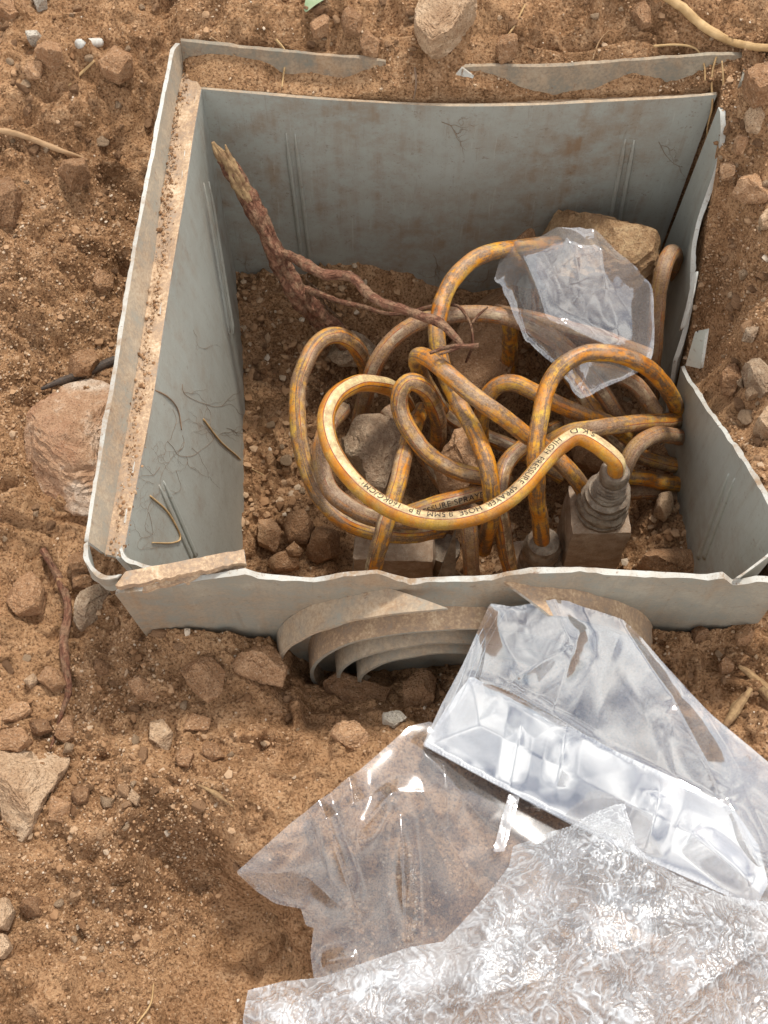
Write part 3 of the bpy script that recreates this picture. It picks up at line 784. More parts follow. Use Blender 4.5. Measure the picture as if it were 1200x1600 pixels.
HOSES = [
 ([(682,705,-.24),(685,660,-.17),(673,622,-.115),(656,602,-.088),(638,597,-.082),(626,612,-.086),(625,640,-.096),(641,675,-.105),(670,710,-.115),(710,734,-.125),(752,745,-.135),(790,748,-.17)], 'hose_w', "small hose loop standing in the middle of the tangle, inside the clean striped hose", 0, .9, True),
 ([(560,665,-.25),(568,630,-.205),(579,592,-.15),(592,560,-.13),(618,526,-.12),(655,503,-.115),(700,492,-.113),(750,489,-.113),(798,498,-.115),(850,520,-.12),(890,550,-.13),(925,592,-.142),(955,635,-.165),(975,670,-.21)], 'hose_m', "mud beige hose arching widely across the back of the tangle under the thin root", 0, 0, False),
 ([(870,380,-.13),(810,388,-.105),(757,397,-.09),(718,425,-.084),(694,465,-.082),(684,505,-.085),(685,545,-.093),(698,590,-.1),(720,635,-.1),(745,685,-.1),(762,730,-.1),(769,772,-.115),(766,815,-.16),(755,860,-.23)], 'hose_o', "yellow orange hose rising in the tall rear arch beside the wrapped rock", 0, 0, False),
 ([(690,640,-.19),(668,605,-.15),(654,575,-.112),(655,556,-.086),(672,561,-.075),(702,586,-.072),(740,618,-.073),(780,648,-.079),(820,678,-.1),(860,708,-.12),(892,738,-.132),(915,770,-.165)], 'hose_w', "worn hose with a sharp kink whose straight run slants down to the metal fitting", 0, 1.4, True),
 ([(1062,650,-.21),(1048,617,-.16),(1022,583,-.118),(985,560,-.1),(945,551,-.093),(906,556,-.09),(872,579,-.09),(852,613,-.092),(843,660,-.095),(837,710,-.102),(838,760,-.122),(843,810,-.165),(846,855,-.21)], 'hose_o', "rusty orange hose bending over from the right wall and dropping into the small collar", 0, 0, False),
 ([(752,705,-.22),(752,662,-.165),(758,627,-.137),(775,604,-.125),(800,598,-.12),(830,611,-.122),(870,631,-.13),(912,648,-.145),(955,664,-.168),(990,690,-.2)], 'hose_w', "printed hose making a low bend behind the upright rusty hose", 0, 2.6, True),
 ([(825,712,-.17),(858,692,-.15),(890,677,-.135),(940,667,-.128),(1000,661,-.15),(1063,657,-.205)], 'hose_w', "hose with a dark stripe running level to the right wall behind the metal fitting", .0066, .6, True),
 ([(1062,684,-.205),(1044,680,-.175),(1022,681,-.152),(995,698,-.146),(976,731,-.157),(960,770,-.19)], 'hose_m', "brown muddy hose bending down just right of the metal fitting", 0, 0, False),
 ([(1058,757,-.235),(1030,752,-.22),(1000,746,-.21),(960,742,-.22)], 'hose_o', "upper of two short orange hoses low in the dark right corner", 0, 0, False),
 ([(975,770,-.24),(1015,768,-.238),(1056,776,-.25)], 'hose_m', "lower of two short hoses low in the dark right corner", 0, 0, False),
 ([(1018,620,-.25),(1022,550,-.18),(1028,470,-.135),(1038,418,-.112),(1048,396,-.118),(1056,400,-.145),(1056,430,-.20)], 'hose_m', "short hose standing upright against the right wall next to the wrapped rock", 0, 0, False),
 ([(870,668,-.22),(826,694,-.165),(798,715,-.15),(784,745,-.147),(780,785,-.152),(785,830,-.18),(798,890,-.235)], 'hose_w', "brown hose curving down to yellow behind the front of the clean striped hose", 0, 0, False),
 ([(577,605,-.25),(569,567,-.185),(553,537,-.137),(528,523,-.12),(502,531,-.116),(481,560,-.116),(467,605,-.12),(465,660,-.128),(475,720,-.138),(496,772,-.146),(532,810,-.152),(577,829,-.16),(625,836,-.168),(690,828,-.19)], 'hose_w', "hose hooping over at the far left of the tangle, grey with mud lower down", 0, .4, True),
 ([(535,640,-.17),(506,680,-.122),(501,722,-.115),(516,764,-.12),(552,796,-.127),(592,811,-.137),(650,815,-.155)], 'hose_m', "muddy hose curving just outside the clean striped hose on its left", 0, 0, True),
 ([(660,640,-.18),(638,690,-.128),(623,745,-.112),(611,790,-.112),(598,832,-.122),(584,888,-.155),(575,940,-.21)], 'hose_w', "straight weathered hose crossing down under the clean hose to the front wall", 0, 1.2, True),
 ([(630,806,-.15),(690,786,-.14),(740,772,-.142),(775,765,-.16)], 'hose_w', "short stretch of dark printed hose lying behind the lower bend of the clean hose", .0066, .3, True),
 ([(732,800,-.15),(734,850,-.175),(738,905,-.24)], 'hose_m', "short upright muddy hose end at the middle of the front wall", 0, 0, False),
 ([(797,498,-.135),(797,530,-.17),(795,580,-.25)], 'hose_o', "dark rusty hose dropping straight down beneath the mud beige arch", 0, 0, False),
 ([(770,487,-.135),(850,504,-.137),(930,526,-.142),(1012,556,-.16)], 'hose_m', "straight pale muddy hose showing through the crumpled bag", 0, 0, False),
 ([(888,585,-.20),(930,645,-.205),(985,705,-.215),(1054,728,-.235)], 'hose_w', "dim hose slanting down behind the metal fitting towards the right wall", 0, .5, False),
 ([(602,640,-.235),(655,700,-.24),(715,782,-.245),(800,828,-.26)], 'hose_m', "dim muddy hose low in the dark between the two stones", 0, 0, False),
 ([(655,600,-.22),(715,660,-.225),(800,700,-.225),(880,745,-.24)], 'hose_w', "dim rusty hose running low beneath the slanting kinked hose", 0, 0, False),
 ([(915,578,-.16),(955,583,-.15),(995,602,-.15),(1025,645,-.175)], 'hose_m', "brown hose bending beneath the rusty orange one near the right wall", 0, 0, False),
]
TEXT2 = {4: .085, 6: .055, 16: .02, 15: .02}
for i, (pts, mt, lab, r_, roll, st) in enumerate(HOSES):
    o, f_ = hose(pts, mt, lab, r_ or HR, None, 0, roll)
    if st and i == 3: hose_text(o, f_, .080, "HIGH PRESSURE SPRAYER HOSE", .0062, math.pi, HR)
    if st and i == 5: hose_text(o, f_, .080, "HIGH PRESSURE SPRAYER", .0062, math.pi, HR)
    if st and i == 15: hose_text(o, f_, .010, "PRESSURE SPRAYER", .006, math.pi, .0066)

# ------------------------------------------------------------------ metal fittings
def lathe(name, base, prof, mat, parent, n=28, wob=.02, axis_tilt=(0, 0)):
    V = []; F = []
    for q, (r, z) in enumerate(prof):
        for k in range(n):
            th = 2 * math.pi * k / n
            V.append((base[0] + r * math.cos(th) + axis_tilt[0] * z, base[1] + r * math.sin(th) + axis_tilt[1] * z, base[2] + z))
    V = np.array(V)
    for q in range(len(prof) - 1):
        for k in range(n): F.append((q * n + k, q * n + (k + 1) % n, (q + 1) * n + (k + 1) % n, (q + 1) * n + k))
    F.append(tuple(range(n))[::-1]); F.append(tuple((len(prof) - 1) * n + k for k in range(n)))
    ctr = np.array([base[0], base[1], 0])
    d = V - ctr; d[:, 2] = 0
    V = V + d * (wob * fbm3(V, 130, 3, 6))[:, None]
    o = obj(name, V, F, mat, parent, True)
    o.data.set_sharp_from_angle(angle=R(40))
    return o
def block(name, c, sx, sy, sz, mat, parent, bev=.003, rot=0.0, seed=0):
    """rounded block with its top face at c"""
    n = 9
    lin = np.linspace(-1, 1, n)
    V = []; F = []
    for ax in range(3):
        for sg in (-1, 1):
            base = len(V)
            for a_ in lin:
                for b_ in lin:
                    p = [0, 0, 0]; p[ax] = sg; p[(ax + 1) % 3] = a_; p[(ax + 2) % 3] = b_
                    V.append(p)
            for i in range(n - 1):
                for k in range(n - 1):
                    q = base + i * n + k
                    f = (q, q + 1, q + n + 1, q + n)
                    F.append(f if sg > 0 else f[::-1])
    V = np.array(V) * np.array([sx, sy, sz]) / 2
    hlf = np.array([sx, sy, sz]) / 2 - bev
    core = np.clip(V, -hlf, hlf); dlt = V - core
    L = np.linalg.norm(dlt, axis=1)[:, None]; V = core + np.where(L > 0, dlt / np.maximum(L, 1e-9) * bev, 0)
    V = V + .0012 * np.stack([fbm3(V + 3, 60, 3, seed), fbm3(V + 7, 60, 3, seed + 5), fbm3(V + 11, 60, 3, seed + 9)], 1)
    c_, s_ = math.cos(rot), math.sin(rot)
    V = np.stack([V[:, 0] * c_ - V[:, 1] * s_, V[:, 0] * s_ + V[:, 1] * c_, V[:, 2] - sz / 2], 1) + np.asarray(c)
    return obj(name, V, F, mat, parent, True)
FT = thing("hose_fitting", (C0[0], C0[1], -.26), "dirty square metal block with ribbed hose connector on top", "hose fitting")
block("fitting_block", C0, .046, .042, .085, M['blk'], FT, .003, .03, 1)
lathe("connector_nut", (C0[0] + .001, C0[1] - .001, C0[2] - .001), [(.0186, 0), (.0195, .002), (.0195, .005), (.0166, .0062), (.0166, .0075), (.0192, .009), (.0194, .015), (.0180, .0165), (.0160, .018)], M['fit'], FT, 36, .07)
lathe("connector_ring", (C0[0] + .0015, C0[1], C0[2] + .017), [(.0158, 0), (.0180, .0012), (.0184, .005), (.0176, .0062), (.0152, .0072), (.0152, .009), (.0170, .010), (.0170, .0145), (.0140, .016), (.0138, .019)], M['fit'], FT, 36, .07)
lathe("connector_barb", (C0[0] + .002, C0[1], C0[2] + .0355), [(.0136, 0), (.0128, .001), (.0110, .002), (.0128, .0045), (.0108, .0052), (.0124, .009), (.0104, .0098), (.0120, .0135), (.0101, .0143), (.0116, .018), (.0100, .0188), (.0108, .0225), (.0106, .030), (.0092, .032)], M['fit'], FT, 36, .05)
c1 = P(846, 858, -.215)
F2 = thing("hose_fitting", (c1[0], c1[1], -.30), "small round dirty collar in the dark holding the upright rusty hose", "hose fitting")
lathe("collar", c1, [(.016, -.07), (.016, -.012), (.0125, -.008), (.0150, -.004), (.0150, .006), (.0125, .010), (.0125, .016), (.009, .018)], M['fit'], F2)
block("fitting_block", (c1[0], c1[1], c1[2] - .02), .040, .040, .07, M['blk'], F2, .004, .2, 4)
c2 = P(615, 850, -.235)
F3 = thing("buried_valve", (c2[0], c2[1], -.33), "brown dirt coated valve block in the shadow behind the front wall", "valve")
block("valve_block", c2, .066, .03, .09, M['blk'], F3, .004, -.05, 7)
lathe("valve_stem", (c2[0] + .042, c2[1] + .004, c2[2] - .03), [(.011, -.05), (.011, 0), (.013, .002), (.013, .012), (.008, .014)], M['fit'], F3)
sh = [P(712, 832, -.17), P(706, 845, -.18)]
tag(loft_wall(sh, [P(712, 905, -.225), P(684, 905, -.225)], 8, 10, .0025, (0, 1, .2), [M['fit'], M['fit']], "plastic_shard", None, None, .001, 9), "narrow grey split shard standing between hose ends behind the front wall", "shard")

# ------------------------------------------------------------------ the old root
RT = thing("tree_root", P(540, 540, -.26), "thick reddish brown root leaning from the back left corner into the tangle", "root")
main = [P(*q) for q in [(350, 246, -.045), (372, 283, -.062), (392, 318, -.078), (412, 352, -.095), (430, 392, -.115), (447, 428, -.135), (468, 462, -.155), (497, 495, -.185), (530, 525, -.22), (575, 575, -.28)]]
tube("root_stem", main, [.0052, .0064, .0072, .0070, .0080, .0078, .0082, .0072, .0066, .0062], M['root'], RT, 40, 160, .16, 3, True, 110, .17)
tip = [P(*q) for q in [(333, 222, -.030), (342, 236, -.038), (355, 253, -.047), (372, 282, -.061), (388, 312, -.075)]]
tube("splintered_tip", tip, [.0010, .0040, .0056, .0068, .0052], M['wood'], RT, 32, 60, .15, 8, True, 150, .22)
tube("splinter", [P(331, 222, -.030), P(338, 240, -.038), P(350, 258, -.05)], [.0006, .0022, .002], M['wood'], RT, 8, 16, .2, 2)
tube("splinter", [P(352, 226, -.033), P(356, 240, -.04), P(364, 262, -.05)], [.0006, .0026, .002], M['wood'], RT, 8, 16, .2, 5)
tube("root_branch", [P(*q) for q in [(444, 398, -.115), (462, 404, -.108), (480, 415, -.10), (505, 428, -.095), (535, 430, -.09), (556, 438, -.086), (578, 462, -.08), (602, 474, -.076), (632, 484, -.072), (660, 494, -.066), (685, 503, -.062), (705, 520, -.060), (722, 540, -.06)]], [.0040, .0042, .0046, .0042, .0040, .0036, .0038, .0036, .0034, .0032, .0036, .0030, .0022], M['root'], RT, 14, 130, .16, 11, True, 160)
tube("root_branch", [P(*q) for q in [(478, 452, -.150), (505, 462, -.140), (535, 472, -.132), (570, 480, -.127), (605, 490, -.122), (640, 488, -.116), (668, 480, -.108), (705, 476, -.10), (722, 484, -.098), (736, 510, -.10), (738, 540, -.11), (728, 566, -.13)]], [.0032, .0028, .0022, .0019, .0017, .0016, .0015, .0014, .0013, .0012, .0012, .0009], M['root'], RT, 10, 90, .14, 17, True, 160)
tube("root_twig", [P(*q) for q in [(672, 552, -.058), (690, 545, -.058), (712, 541, -.057), (730, 541, -.056), (748, 540, -.055)]], [.0011, .0016, .0018, .0016, .0018], M['root'], RT, 8, 24, .1, 3)
tube("root_twig", [P(*q) for q in [(686, 554, -.058), (706, 547, -.058), (724, 540, -.058)]], [.0008, .0013, .0016], M['root'], RT, 8, 14, .1, 4)
tube("root_twig", [P(*q) for q in [(737, 505, -.1), (748, 492, -.1), (762, 480, -.102)]], [.0012, .0010, .0006], M['root'], RT, 8, 14, .1, 4)
for k in range(16):
    t0 = rng.uniform(.0, 1)
    px0, py0 = 470 + 60 * t0 + rng.uniform(-8, 8), 425 + 80 * t0
    tube("root_twig", [P(px0, py0, -.15 - .05 * t0), P(px0 + rng.uniform(-5, 25), py0 + rng.uniform(10, 30), -.18 - .06 * t0), P(px0 + rng.uniform(0, 45), py0 + rng.uniform(30, 70), -.22 - .05 * t0)], [.0006, .0004, .0003], M['fibd'], RT, 5, 10)

# ------------------------------------------------------------------ stones
def ico(sub):
    import bmesh
    b = bmesh.new(); bmesh.ops.create_icosphere(b, subdivisions=sub, radius=1)
    b.verts.ensure_lookup_table()
    V = np.array([v.co for v in b.verts]); F = [tuple(v.index for v in f.verts) for f in b.faces]
    b.free(); return V, np.array(F)
ICO = {k: ico(k) for k in (1, 2, 3, 4, 5)}
def cut_planes(V, k, seed, lo=.62, hi=.92, up=False):
    r = np.random.default_rng(seed)
    for _ in range(k):
        n = r.normal(size=3)
        if up: n[2] = abs(n[2]) * .9 + .75
        n /= np.linalg.norm(n); h = r.uniform(lo, hi)
        s = V @ n; ex = np.maximum(0, s - h)
        V = V - ex[:, None] * n[None] * .96
    return V
def rock(outline, mat, label, height=None, sub=4, seed=1, zmid=None, rough=1.0, sink=.20, z=None, cuts=7, grp=None):
    """stone whose plan follows the traced outline, with its own depth, half sunk in what it rests on"""
    px = np.array(outline, float)
    px = np.vstack([px[k] * (1 - t_) + px[(k + 1) % len(px)] * t_ for k in range(len(px)) for t_ in np.linspace(0, 1, 9)[:-1]]); cpx = (px.min(0) + px.max(0)) / 2
    if z is None:
        z0 = G(cpx[0], cpx[1])[2]
        pp = [P(a_, b_, z0) for a_, b_ in px]
        z = max(z0, float(np.mean([gz(q[0], q[1]) for q in pp]))) + .0015
    W = np.array([P(a_, b_, z) for a_, b_ in px]); c = (W.min(0) + W.max(0)) / 2
    rel = W[:, :2] - c[:2]
    th = np.arctan2(rel[:, 1], rel[:, 0]); rr = np.hypot(rel[:, 0], rel[:, 1]); o_ = np.argsort(th); th, rr = th[o_], rr[o_]
    th = np.r_[th[-1] - 2 * math.pi, th, th[0] + 2 * math.pi]; rr = np.r_[rr[-1], rr, rr[0]]
    size = rr.mean()
    hh = height if height else size * .75
    V, F = ICO[sub]
    if mat.name in ('pale_stone', 'white_stone', 'crusted_stone'): cuts, sink = 3, min(sink, .12) if sink < .4 else sink
    a_ = np.arctan2(V[:, 1], V[:, 0]); hc = np.hypot(V[:, 0], V[:, 1])
    x0 = np.interp(a_, th, rr)
    D = np.stack([np.cos(a_) * x0 * hc ** .42, np.sin(a_) * x0 * hc ** .42, np.sign(V[:, 2]) * np.abs(V[:, 2]) ** .8 * hh], 1)
    r_ = np.random.default_rng(seed)
    for _ in range(cuts):                       # flat broken faces
        n = r_.normal(size=3); n[2] = abs(n[2]) * .8 + .95; n /= np.linalg.norm(n)
        q = (D / np.array([size, size, hh])) @ n
        h = np.quantile(q, r_.uniform(.74, .95))
        D = D - (np.maximum(0, q - h)[:, None] * n[None]) * np.array([size, size, hh]) * .97
    S_ = V * 1.0 + seed * 3.1
    D = D + V * (size * rough * (.045 * fbm3(S_, 2.0, 3, seed) + .035 * (1 - 2 * np.abs(fbm3(S_, 4.5, 4, seed + 7, .6)))))[:, None]
    D = D + c + np.array([0, 0, hh * (1 - 2 * sink) * .5])
    o = obj("stone", D, F, mat, None, True)
    try: o.data.set_sharp_from_angle(angle=R(24))
    except Exception: pass
    tag(o, label, "stone", grp)
    return o
ST = [
 ([(44,692),(68,640),(112,604),(158,594),(182,610),(185,700),(160,800),(112,802),(62,775),(42,738)], 'red', "large reddish boulder with a white patch half under the left rim of the box", .034, 11),
 ([(-12,1190),(30,1170),(57,1158),(76,1166),(112,1168),(105,1198),(80,1242),(56,1298),(30,1320),(12,1314),(8,1268),(-14,1245)], 'pale', "big pale angular stone shaped like a tooth at the lower left edge", .022, 5),
 ([(648,46),(664,12),(700,-6),(742,0),(741,34),(702,72),(672,84),(654,66)], 'pale', "large tan boulder behind the gap in the rear rim", .026, 9),
 ([(234,1119),(246,1114),(271,1146),(264,1179),(236,1156)], 'pale', "thin pale kite shaped chip lying on open soil below the front wall", .007, 3),
 ([(275,1036),(330,1029),(353,1050),(346,1082),(325,1099),(300,1078)], 'tan', "soil covered slab with one pale worn edge below the front wall", .011, 17),
 ([(365,1032),(398,1010),(430,1012),(450,1046),(442,1072),(392,1062),(368,1052)], 'tan', "brown block of stone touching the left foot of the arched opening", .018, 23),
 ([(505,1072),(530,1054),(570,1070),(611,1080),(600,1110),(560,1119),(510,1110)], 'tan', "knobbly grey brown stone under the arched opening", .019, 29),
 ([(630,1066),(655,1045),(681,1064),(676,1100),(652,1126),(632,1112)], 'tan', "upright brown stone between the arched opening and the clear bag", .02, 31),
 ([(597,1119),(624,1112),(636,1124),(616,1141),(598,1133)], 'white', "small whitish stone just below the upright brown stone", .009, 37),
 ([(520,1130),(556,1126),(577,1150),(571,1177),(541,1172),(517,1150)], 'tan', "rounded brown stone beside the top corner of the clear film", .013, 41),
 ([(5,935),(20,906),(54,899),(73,925),(66,956),(30,966)], 'tan', "squarish brown stone left of the broken front corner", .017, 43),
 ([(114,972),(130,930),(164,909),(174,924),(152,966),(125,986)], 'grey', "dark grey slab tilted against the broken front left corner", .017, 47),
 ([(60,1066),(75,1047),(100,1050),(106,1070),(84,1082)], 'tan', "oval brown stone with a small pale stone at its left side", .012, 53),
 ([(40,1068),(54,1053),(63,1066),(52,1081)], 'pale', "small pale stone touching the oval brown one on its left", .009, 59),
 ([(-8,1160),(10,1142),(40,1140),(51,1160),(31,1178),(2,1176)], 'tan', "smooth orange brown stone just above the big tooth shaped stone", .014, 61),
 ([(84,1150),(94,1120),(112,1119),(117,1150),(100,1161)], 'tan', "upright stone by the right shoulder of the tooth shaped stone", .014, 67),
 ([(5,1115),(20,1100),(44,1098),(50,1112),(26,1128),(6,1128)], 'tan', "flat brown stone in the row above the orange brown stone", .011, 71),
 ([(40,1140),(52,1122),(74,1124),(82,1140),(60,1150)], 'tan', "pinkish stone wedged between its neighbours left of the purple root", .011, 73),
 ([(74,1282),(84,1246),(112,1254),(106,1286)], 'tan', "dark brown stone in the hollow right of the tooth shaped stone", .013, 79),
 ([(110,1246),(120,1226),(140,1232),(138,1252),(120,1260)], 'tan', "pinkish pebble right of the hollow beside the tooth shaped stone", .01, 83),
 ([(200,1250),(208,1234),(220,1246),(214,1260)], 'pale', "isolated pale yellow pebble on bare soil in the lower left", .006, 89),
 ([(-14,292),(18,285),(33,310),(20,346),(-14,356)], 'tan', "large orange brown stone cut by the left edge beneath the long root", .022, 97),
 ([(85,266),(100,246),(135,250),(141,280),(110,293)], 'tan', "brown clod in the shaded hollow below the long root", .016, 101),
 ([(103,576),(114,556),(146,550),(156,566),(140,586),(110,589)], 'tan', "orange stone lying above the black cable end", .012, 103),
 ([(145,441),(155,428),(178,435),(176,450),(155,456)], 'tan', "lone rounded stone on the slope left of the rim", .009, 107),
 ([(-10,-14),(42,-12),(41,18),(20,34),(-8,18)], 'tan', "rounded brown stone in the top left corner", .018, 109),
 ([(57,90),(65,66),(94,68),(100,95),(80,106)], 'tan', "brown stone between white pebbles in the upper left", .014, 113),
 ([(152,96),(170,70),(204,74),(209,110),(186,126),(160,116)], 'tan', "squarish stone right below the short white tube", .016, 127),
 ([(42,60),(52,50),(66,56),(64,68),(48,70)], 'white', "small white pebble near the top left corner, below a larger white one", .008, 131),
 ([(50,-6),(72,-8),(74,10),(58,18)], 'white', "white stone cut by the top edge of the picture", .01, 137),
 ([(36,105),(52,92),(68,104),(62,120),(42,120)], 'tan', "flat dark pebble below the brown stone in the upper left", .009, 139),
 ([(484,42),(494,20),(515,22),(513,50),(492,57)], 'tan', "upright pinkish stone under the green leaf", .011, 149),
 ([(533,38),(545,18),(566,25),(564,50),(540,52)], 'tan', "light pink stone right of the stone under the leaf", .011, 151),
 ([(562,66),(576,54),(596,64),(590,84),(568,82)], 'tan', "smooth tan stone above the rear rim near the gap", .011, 157),
 ([(775,78),(784,50),(805,54),(808,84),(782,95)], 'tan', "blocky brown stone standing behind the rear rim right of the gap", .014, 163),
 ([(985,18),(1000,0),(1014,20),(1018,38),(1004,42)], 'tan', "long narrow stone beside the thick root at the top", .01, 167),
 ([(1162,182),(1178,170),(1193,186),(1186,207),(1166,202)], 'pale', "pale stone on the soil bank right of the rear corner", .01, 173),
 ([(1124,262),(1134,250),(1148,258),(1146,278),(1128,278)], 'tan', "rounded stone close to the right wall below the rear corner", .01, 179),
 ([(1160,576),(1175,560),(1198,580),(1211,616),(1190,622),(1168,600)], 'grey', "large grey brown stone at the right edge beside the broken chip", .018, 181),
 ([(1158,531),(1169,505),(1186,509),(1178,533)], 'grey', "flat grey block on the bank up right of the broken chip", .008, 191),
 ([(1146,223),(1158,209),(1169,222),(1162,239),(1149,237)], 'tan', "round tan stone between the pale stone and the right wall", .009, 229),
 ([(1144,301),(1159,277),(1186,280),(1206,295),(1200,312),(1168,312)], 'tan', "knobbly elongated clod on the bank right of the rear corner", .014, 233),
 ([(1184,346),(1195,334),(1212,340),(1206,357),(1190,357)], 'pale', "small pale stone at the right edge below the knobbly clod", .008, 239),
 ([(1164,613),(1172,604),(1185,608),(1183,623),(1168,625)], 'pale', "pale pebble tucked under the large grey brown stone at the right edge", .008, 241),
 ([(1177,667),(1195,644),(1214,640),(1216,692),(1190,687)], 'pale', "pale orange boulder cut by the right edge above the front corner", .018, 251),
 ([(1124,592),(1138,569),(1156,575),(1159,594),(1145,617),(1129,613)], 'tan', "reddish lump of stone just right of the broken chip", .013, 257),
 ([(1162,122),(1174,94),(1214,94),(1216,152),(1180,160),(1164,142)], 'tan', "dark brown rock in the hollow beyond the right rear corner", .02, 263),
 ([(108,880),(120,862),(138,868),(140,892),(116,900)], 'tan', "brown stone between the purplish root and the front left corner", .013, 269),
 ([(110,902),(128,895),(145,904),(140,918),(114,920)], 'tan', "flat reddish stone above the dark grey slab", .01, 271),
 ([(140,1050),(150,1030),(172,1038),(168,1052),(146,1058)], 'tan', "grey brown flake right of the purplish root", .009, 277),
 ([(200,1070),(212,1060),(245,1068),(246,1098),(215,1090)], 'tan', "rounded clod pressed into the soil above the pale kite shaped chip", .01, 281),
 ([(284,1120),(300,1115),(330,1122),(326,1140),(290,1142)], 'tan', "flat brown stone right of the pale kite shaped chip", .009, 283),
 ([(318,1158),(338,1160),(352,1185),(330,1192),(316,1178)], 'tan', "brown wedge of stone below the flat brown stone", .011, 293),
 ([(276,1180),(290,1165),(304,1180),(296,1200),(278,1198)], 'tan', "small brown stone under the tip of the kite shaped chip", .009, 307),
 ([(-14,1412),(14,1404),(25,1424),(12,1455),(-14,1452)], 'pale', "pale stone cut by the left edge near the bottom", .013, 193),
 ([(-14,1470),(10,1460),(20,1480),(8,1498),(-14,1500)], 'pale', "lowest pale stone at the left edge", .012, 197),
 ([(30,1422),(44,1397),(66,1405),(66,1430),(42,1436)], 'tan', "tan stone right of the pale one near the lower left", .012, 199),
 ([(1080,985),(1092,976),(1106,984),(1102,1002),(1084,1004)], 'tan', "reddish stone right of the big bag against the front wall", .011, 211),
 ([(1148,990),(1164,980),(1178,992),(1170,1008),(1152,1006)], 'tan', "brown stone near the front right corner of the box", .011, 223),
 ([(1122,1040),(1134,1026),(1146,1036),(1142,1052),(1126,1052)], 'tan', "upright brown stone above the broken wood splinter", .011, 227),
]
for q, (ol, mt, lab, hg, sd_) in enumerate(ST):
    big_ = max(np.ptp(np.array(ol)[:, 0]), np.ptp(np.array(ol)[:, 1]))
    rock(ol, M[mt], lab, hg, 5 if big_ > 60 else 4, sd_)
IN_ST = [
 ([(842,392),(850,350),(872,326),(895,320),(940,346),(985,366),(1026,405),(1022,445),(985,470),(920,470),(866,440)], 'crust', "big tan rock against the back wall partly covered by the crumpled bag", .05, 5, -.15),
 ([(533,680),(549,656),(585,648),(620,660),(629,690),(613,730),(600,762),(575,757),(563,722),(541,706)], 'grey', "pale round rough stone framed by the clean striped hose", .035, 4, -.17),
 ([(680,722),(710,682),(750,674),(767,690),(752,740),(720,769),(686,757)], 'tan', "brown stone wedged among hoses right of the pale round stone", .035, 4, -.19),
 ([(800,380),(812,362),(834,366),(838,385),(815,396)], 'tan', "small stone at the back wall left of the wrapped rock", .018, 3, -.15),
 ([(442,826),(450,805),(476,801),(492,820),(481,846),(450,844)], 'tan', "round stone on the box floor near the left wall", .018, 3, -.262),
 ([(478,862),(489,836),(510,814),(531,834),(529,862),(490,876)], 'tan', "angular stone on the box floor beside the muddy valve block", .02, 3, -.268),
 ([(402,846),(405,815),(426,808),(441,830),(431,857)], 'tan', "stone on the box floor touching the left wall", .018, 3, -.262),
 ([(416,878),(436,858),(466,864),(468,886),(430,892)], 'tan', "stone on the box floor just behind the front wall", .016, 3, -.265),
 ([(446,856),(460,846),(476,854),(470,868),(450,868)], 'tan', "little pinkish stone among the larger stones on the box floor", .010, 3, -.255),
 ([(692,604),(712,520),(745,455),(790,430),(806,520),(795,600),(740,630)], 'tan', "big brown stone deep behind the hose arches", .045, 4, -.235),
 ([(505,548),(520,522),(570,515),(600,528),(580,562),(530,566)], 'grey', "flat grey stone under the foot of the thick root", .016, 4, -.235),
 ([(1022,800),(1027,776),(1048,771),(1054,794),(1041,811)], 'pale', "small pale stone in the right corner of the box floor", .013, 3, -.225),
 ([(995,880),(1020,852),(1062,846),(1096,872),(1090,900),(1030,902)], 'tan', "flat soil coated stone in the front right corner inside the box", .022, 4, -.22),
 ([(880,640),(930,600),(1000,610),(1040,680),(980,740),(900,720)], 'tan', "dark stone lying under the hoses at the right wall", .03, 4, -.30),
]
for (ol, mt, lab, hg, sub_, z_) in IN_ST:
    rock(ol, M[mt], lab, hg, sub_, int(abs(ol[0][0]) + abs(ol[0][1])), z=z_, sink=.5)

# pebbles one can still pick out, by the place they lie in
protos = []
for k in range(14):
    V, F = ICO[2 if k < 6 else 3]
    r_ = np.random.default_rng(400 + k)
    V = cut_planes(V, 14, 300 + k, .42, .8)
    V = V * np.array([1, r_.uniform(.65, .95), r_.uniform(.5, .8)])
    V = V + V * (.10 * fbm3(V + k, 2.5, 3, k))[:, None]
    protos.append(mesh_np("pebble", V, F, M['tan'] if k % 4 else M['pale'], True))
    try: protos[-1].set_sharp_from_angle(angle=R(26))
    except Exception: pass
REG = [((5,780,330,1330), 56, 7, 20, "loose pebble in the stony ground left of the box front", "pebbles left of the box front"),
 ((5,5,255,250), 34, 7, 16, "loose pebble in the rubble at the upper left", "pebbles at the upper left"),
 ((10,260,190,590), 22, 6, 15, "loose pebble on the dug slope left of the rim", "pebbles on the slope left of the rim"),
 ((470,4,650,85), 24, 6, 14, "loose pebble in the gravel patch above the rear rim", "pebbles above the rear rim"),
 ((660,4,1190,78), 16, 6, 12, "loose pebble on the bank behind the right half of the rear rim", "pebbles behind the right half of the rear rim"),
 ((1122,190,1198,740), 44, 6, 20, "loose pebble on the bank right of the box", "pebbles right of the box"),
 ((260,1000,640,1250), 20, 6, 12, "loose pebble in the soil under the front wall", "pebbles under the front wall"),
 ((5,1340,460,1595), 10, 5, 11, "loose pebble in the hollow at the lower left", "pebbles in the lower left hollow"),
 ((395,500,525,890), 30, 7, 20, "loose pebble on the box floor by the left wall", "pebbles on the box floor"),
 ((560,520,1040,870), 24, 8, 22, "loose pebble under the hoses", "pebbles under the hoses"),
 ((1060,985,1195,1150), 12, 6, 12, "loose pebble on the soil right of the big bag", "pebbles right of the big bag")]
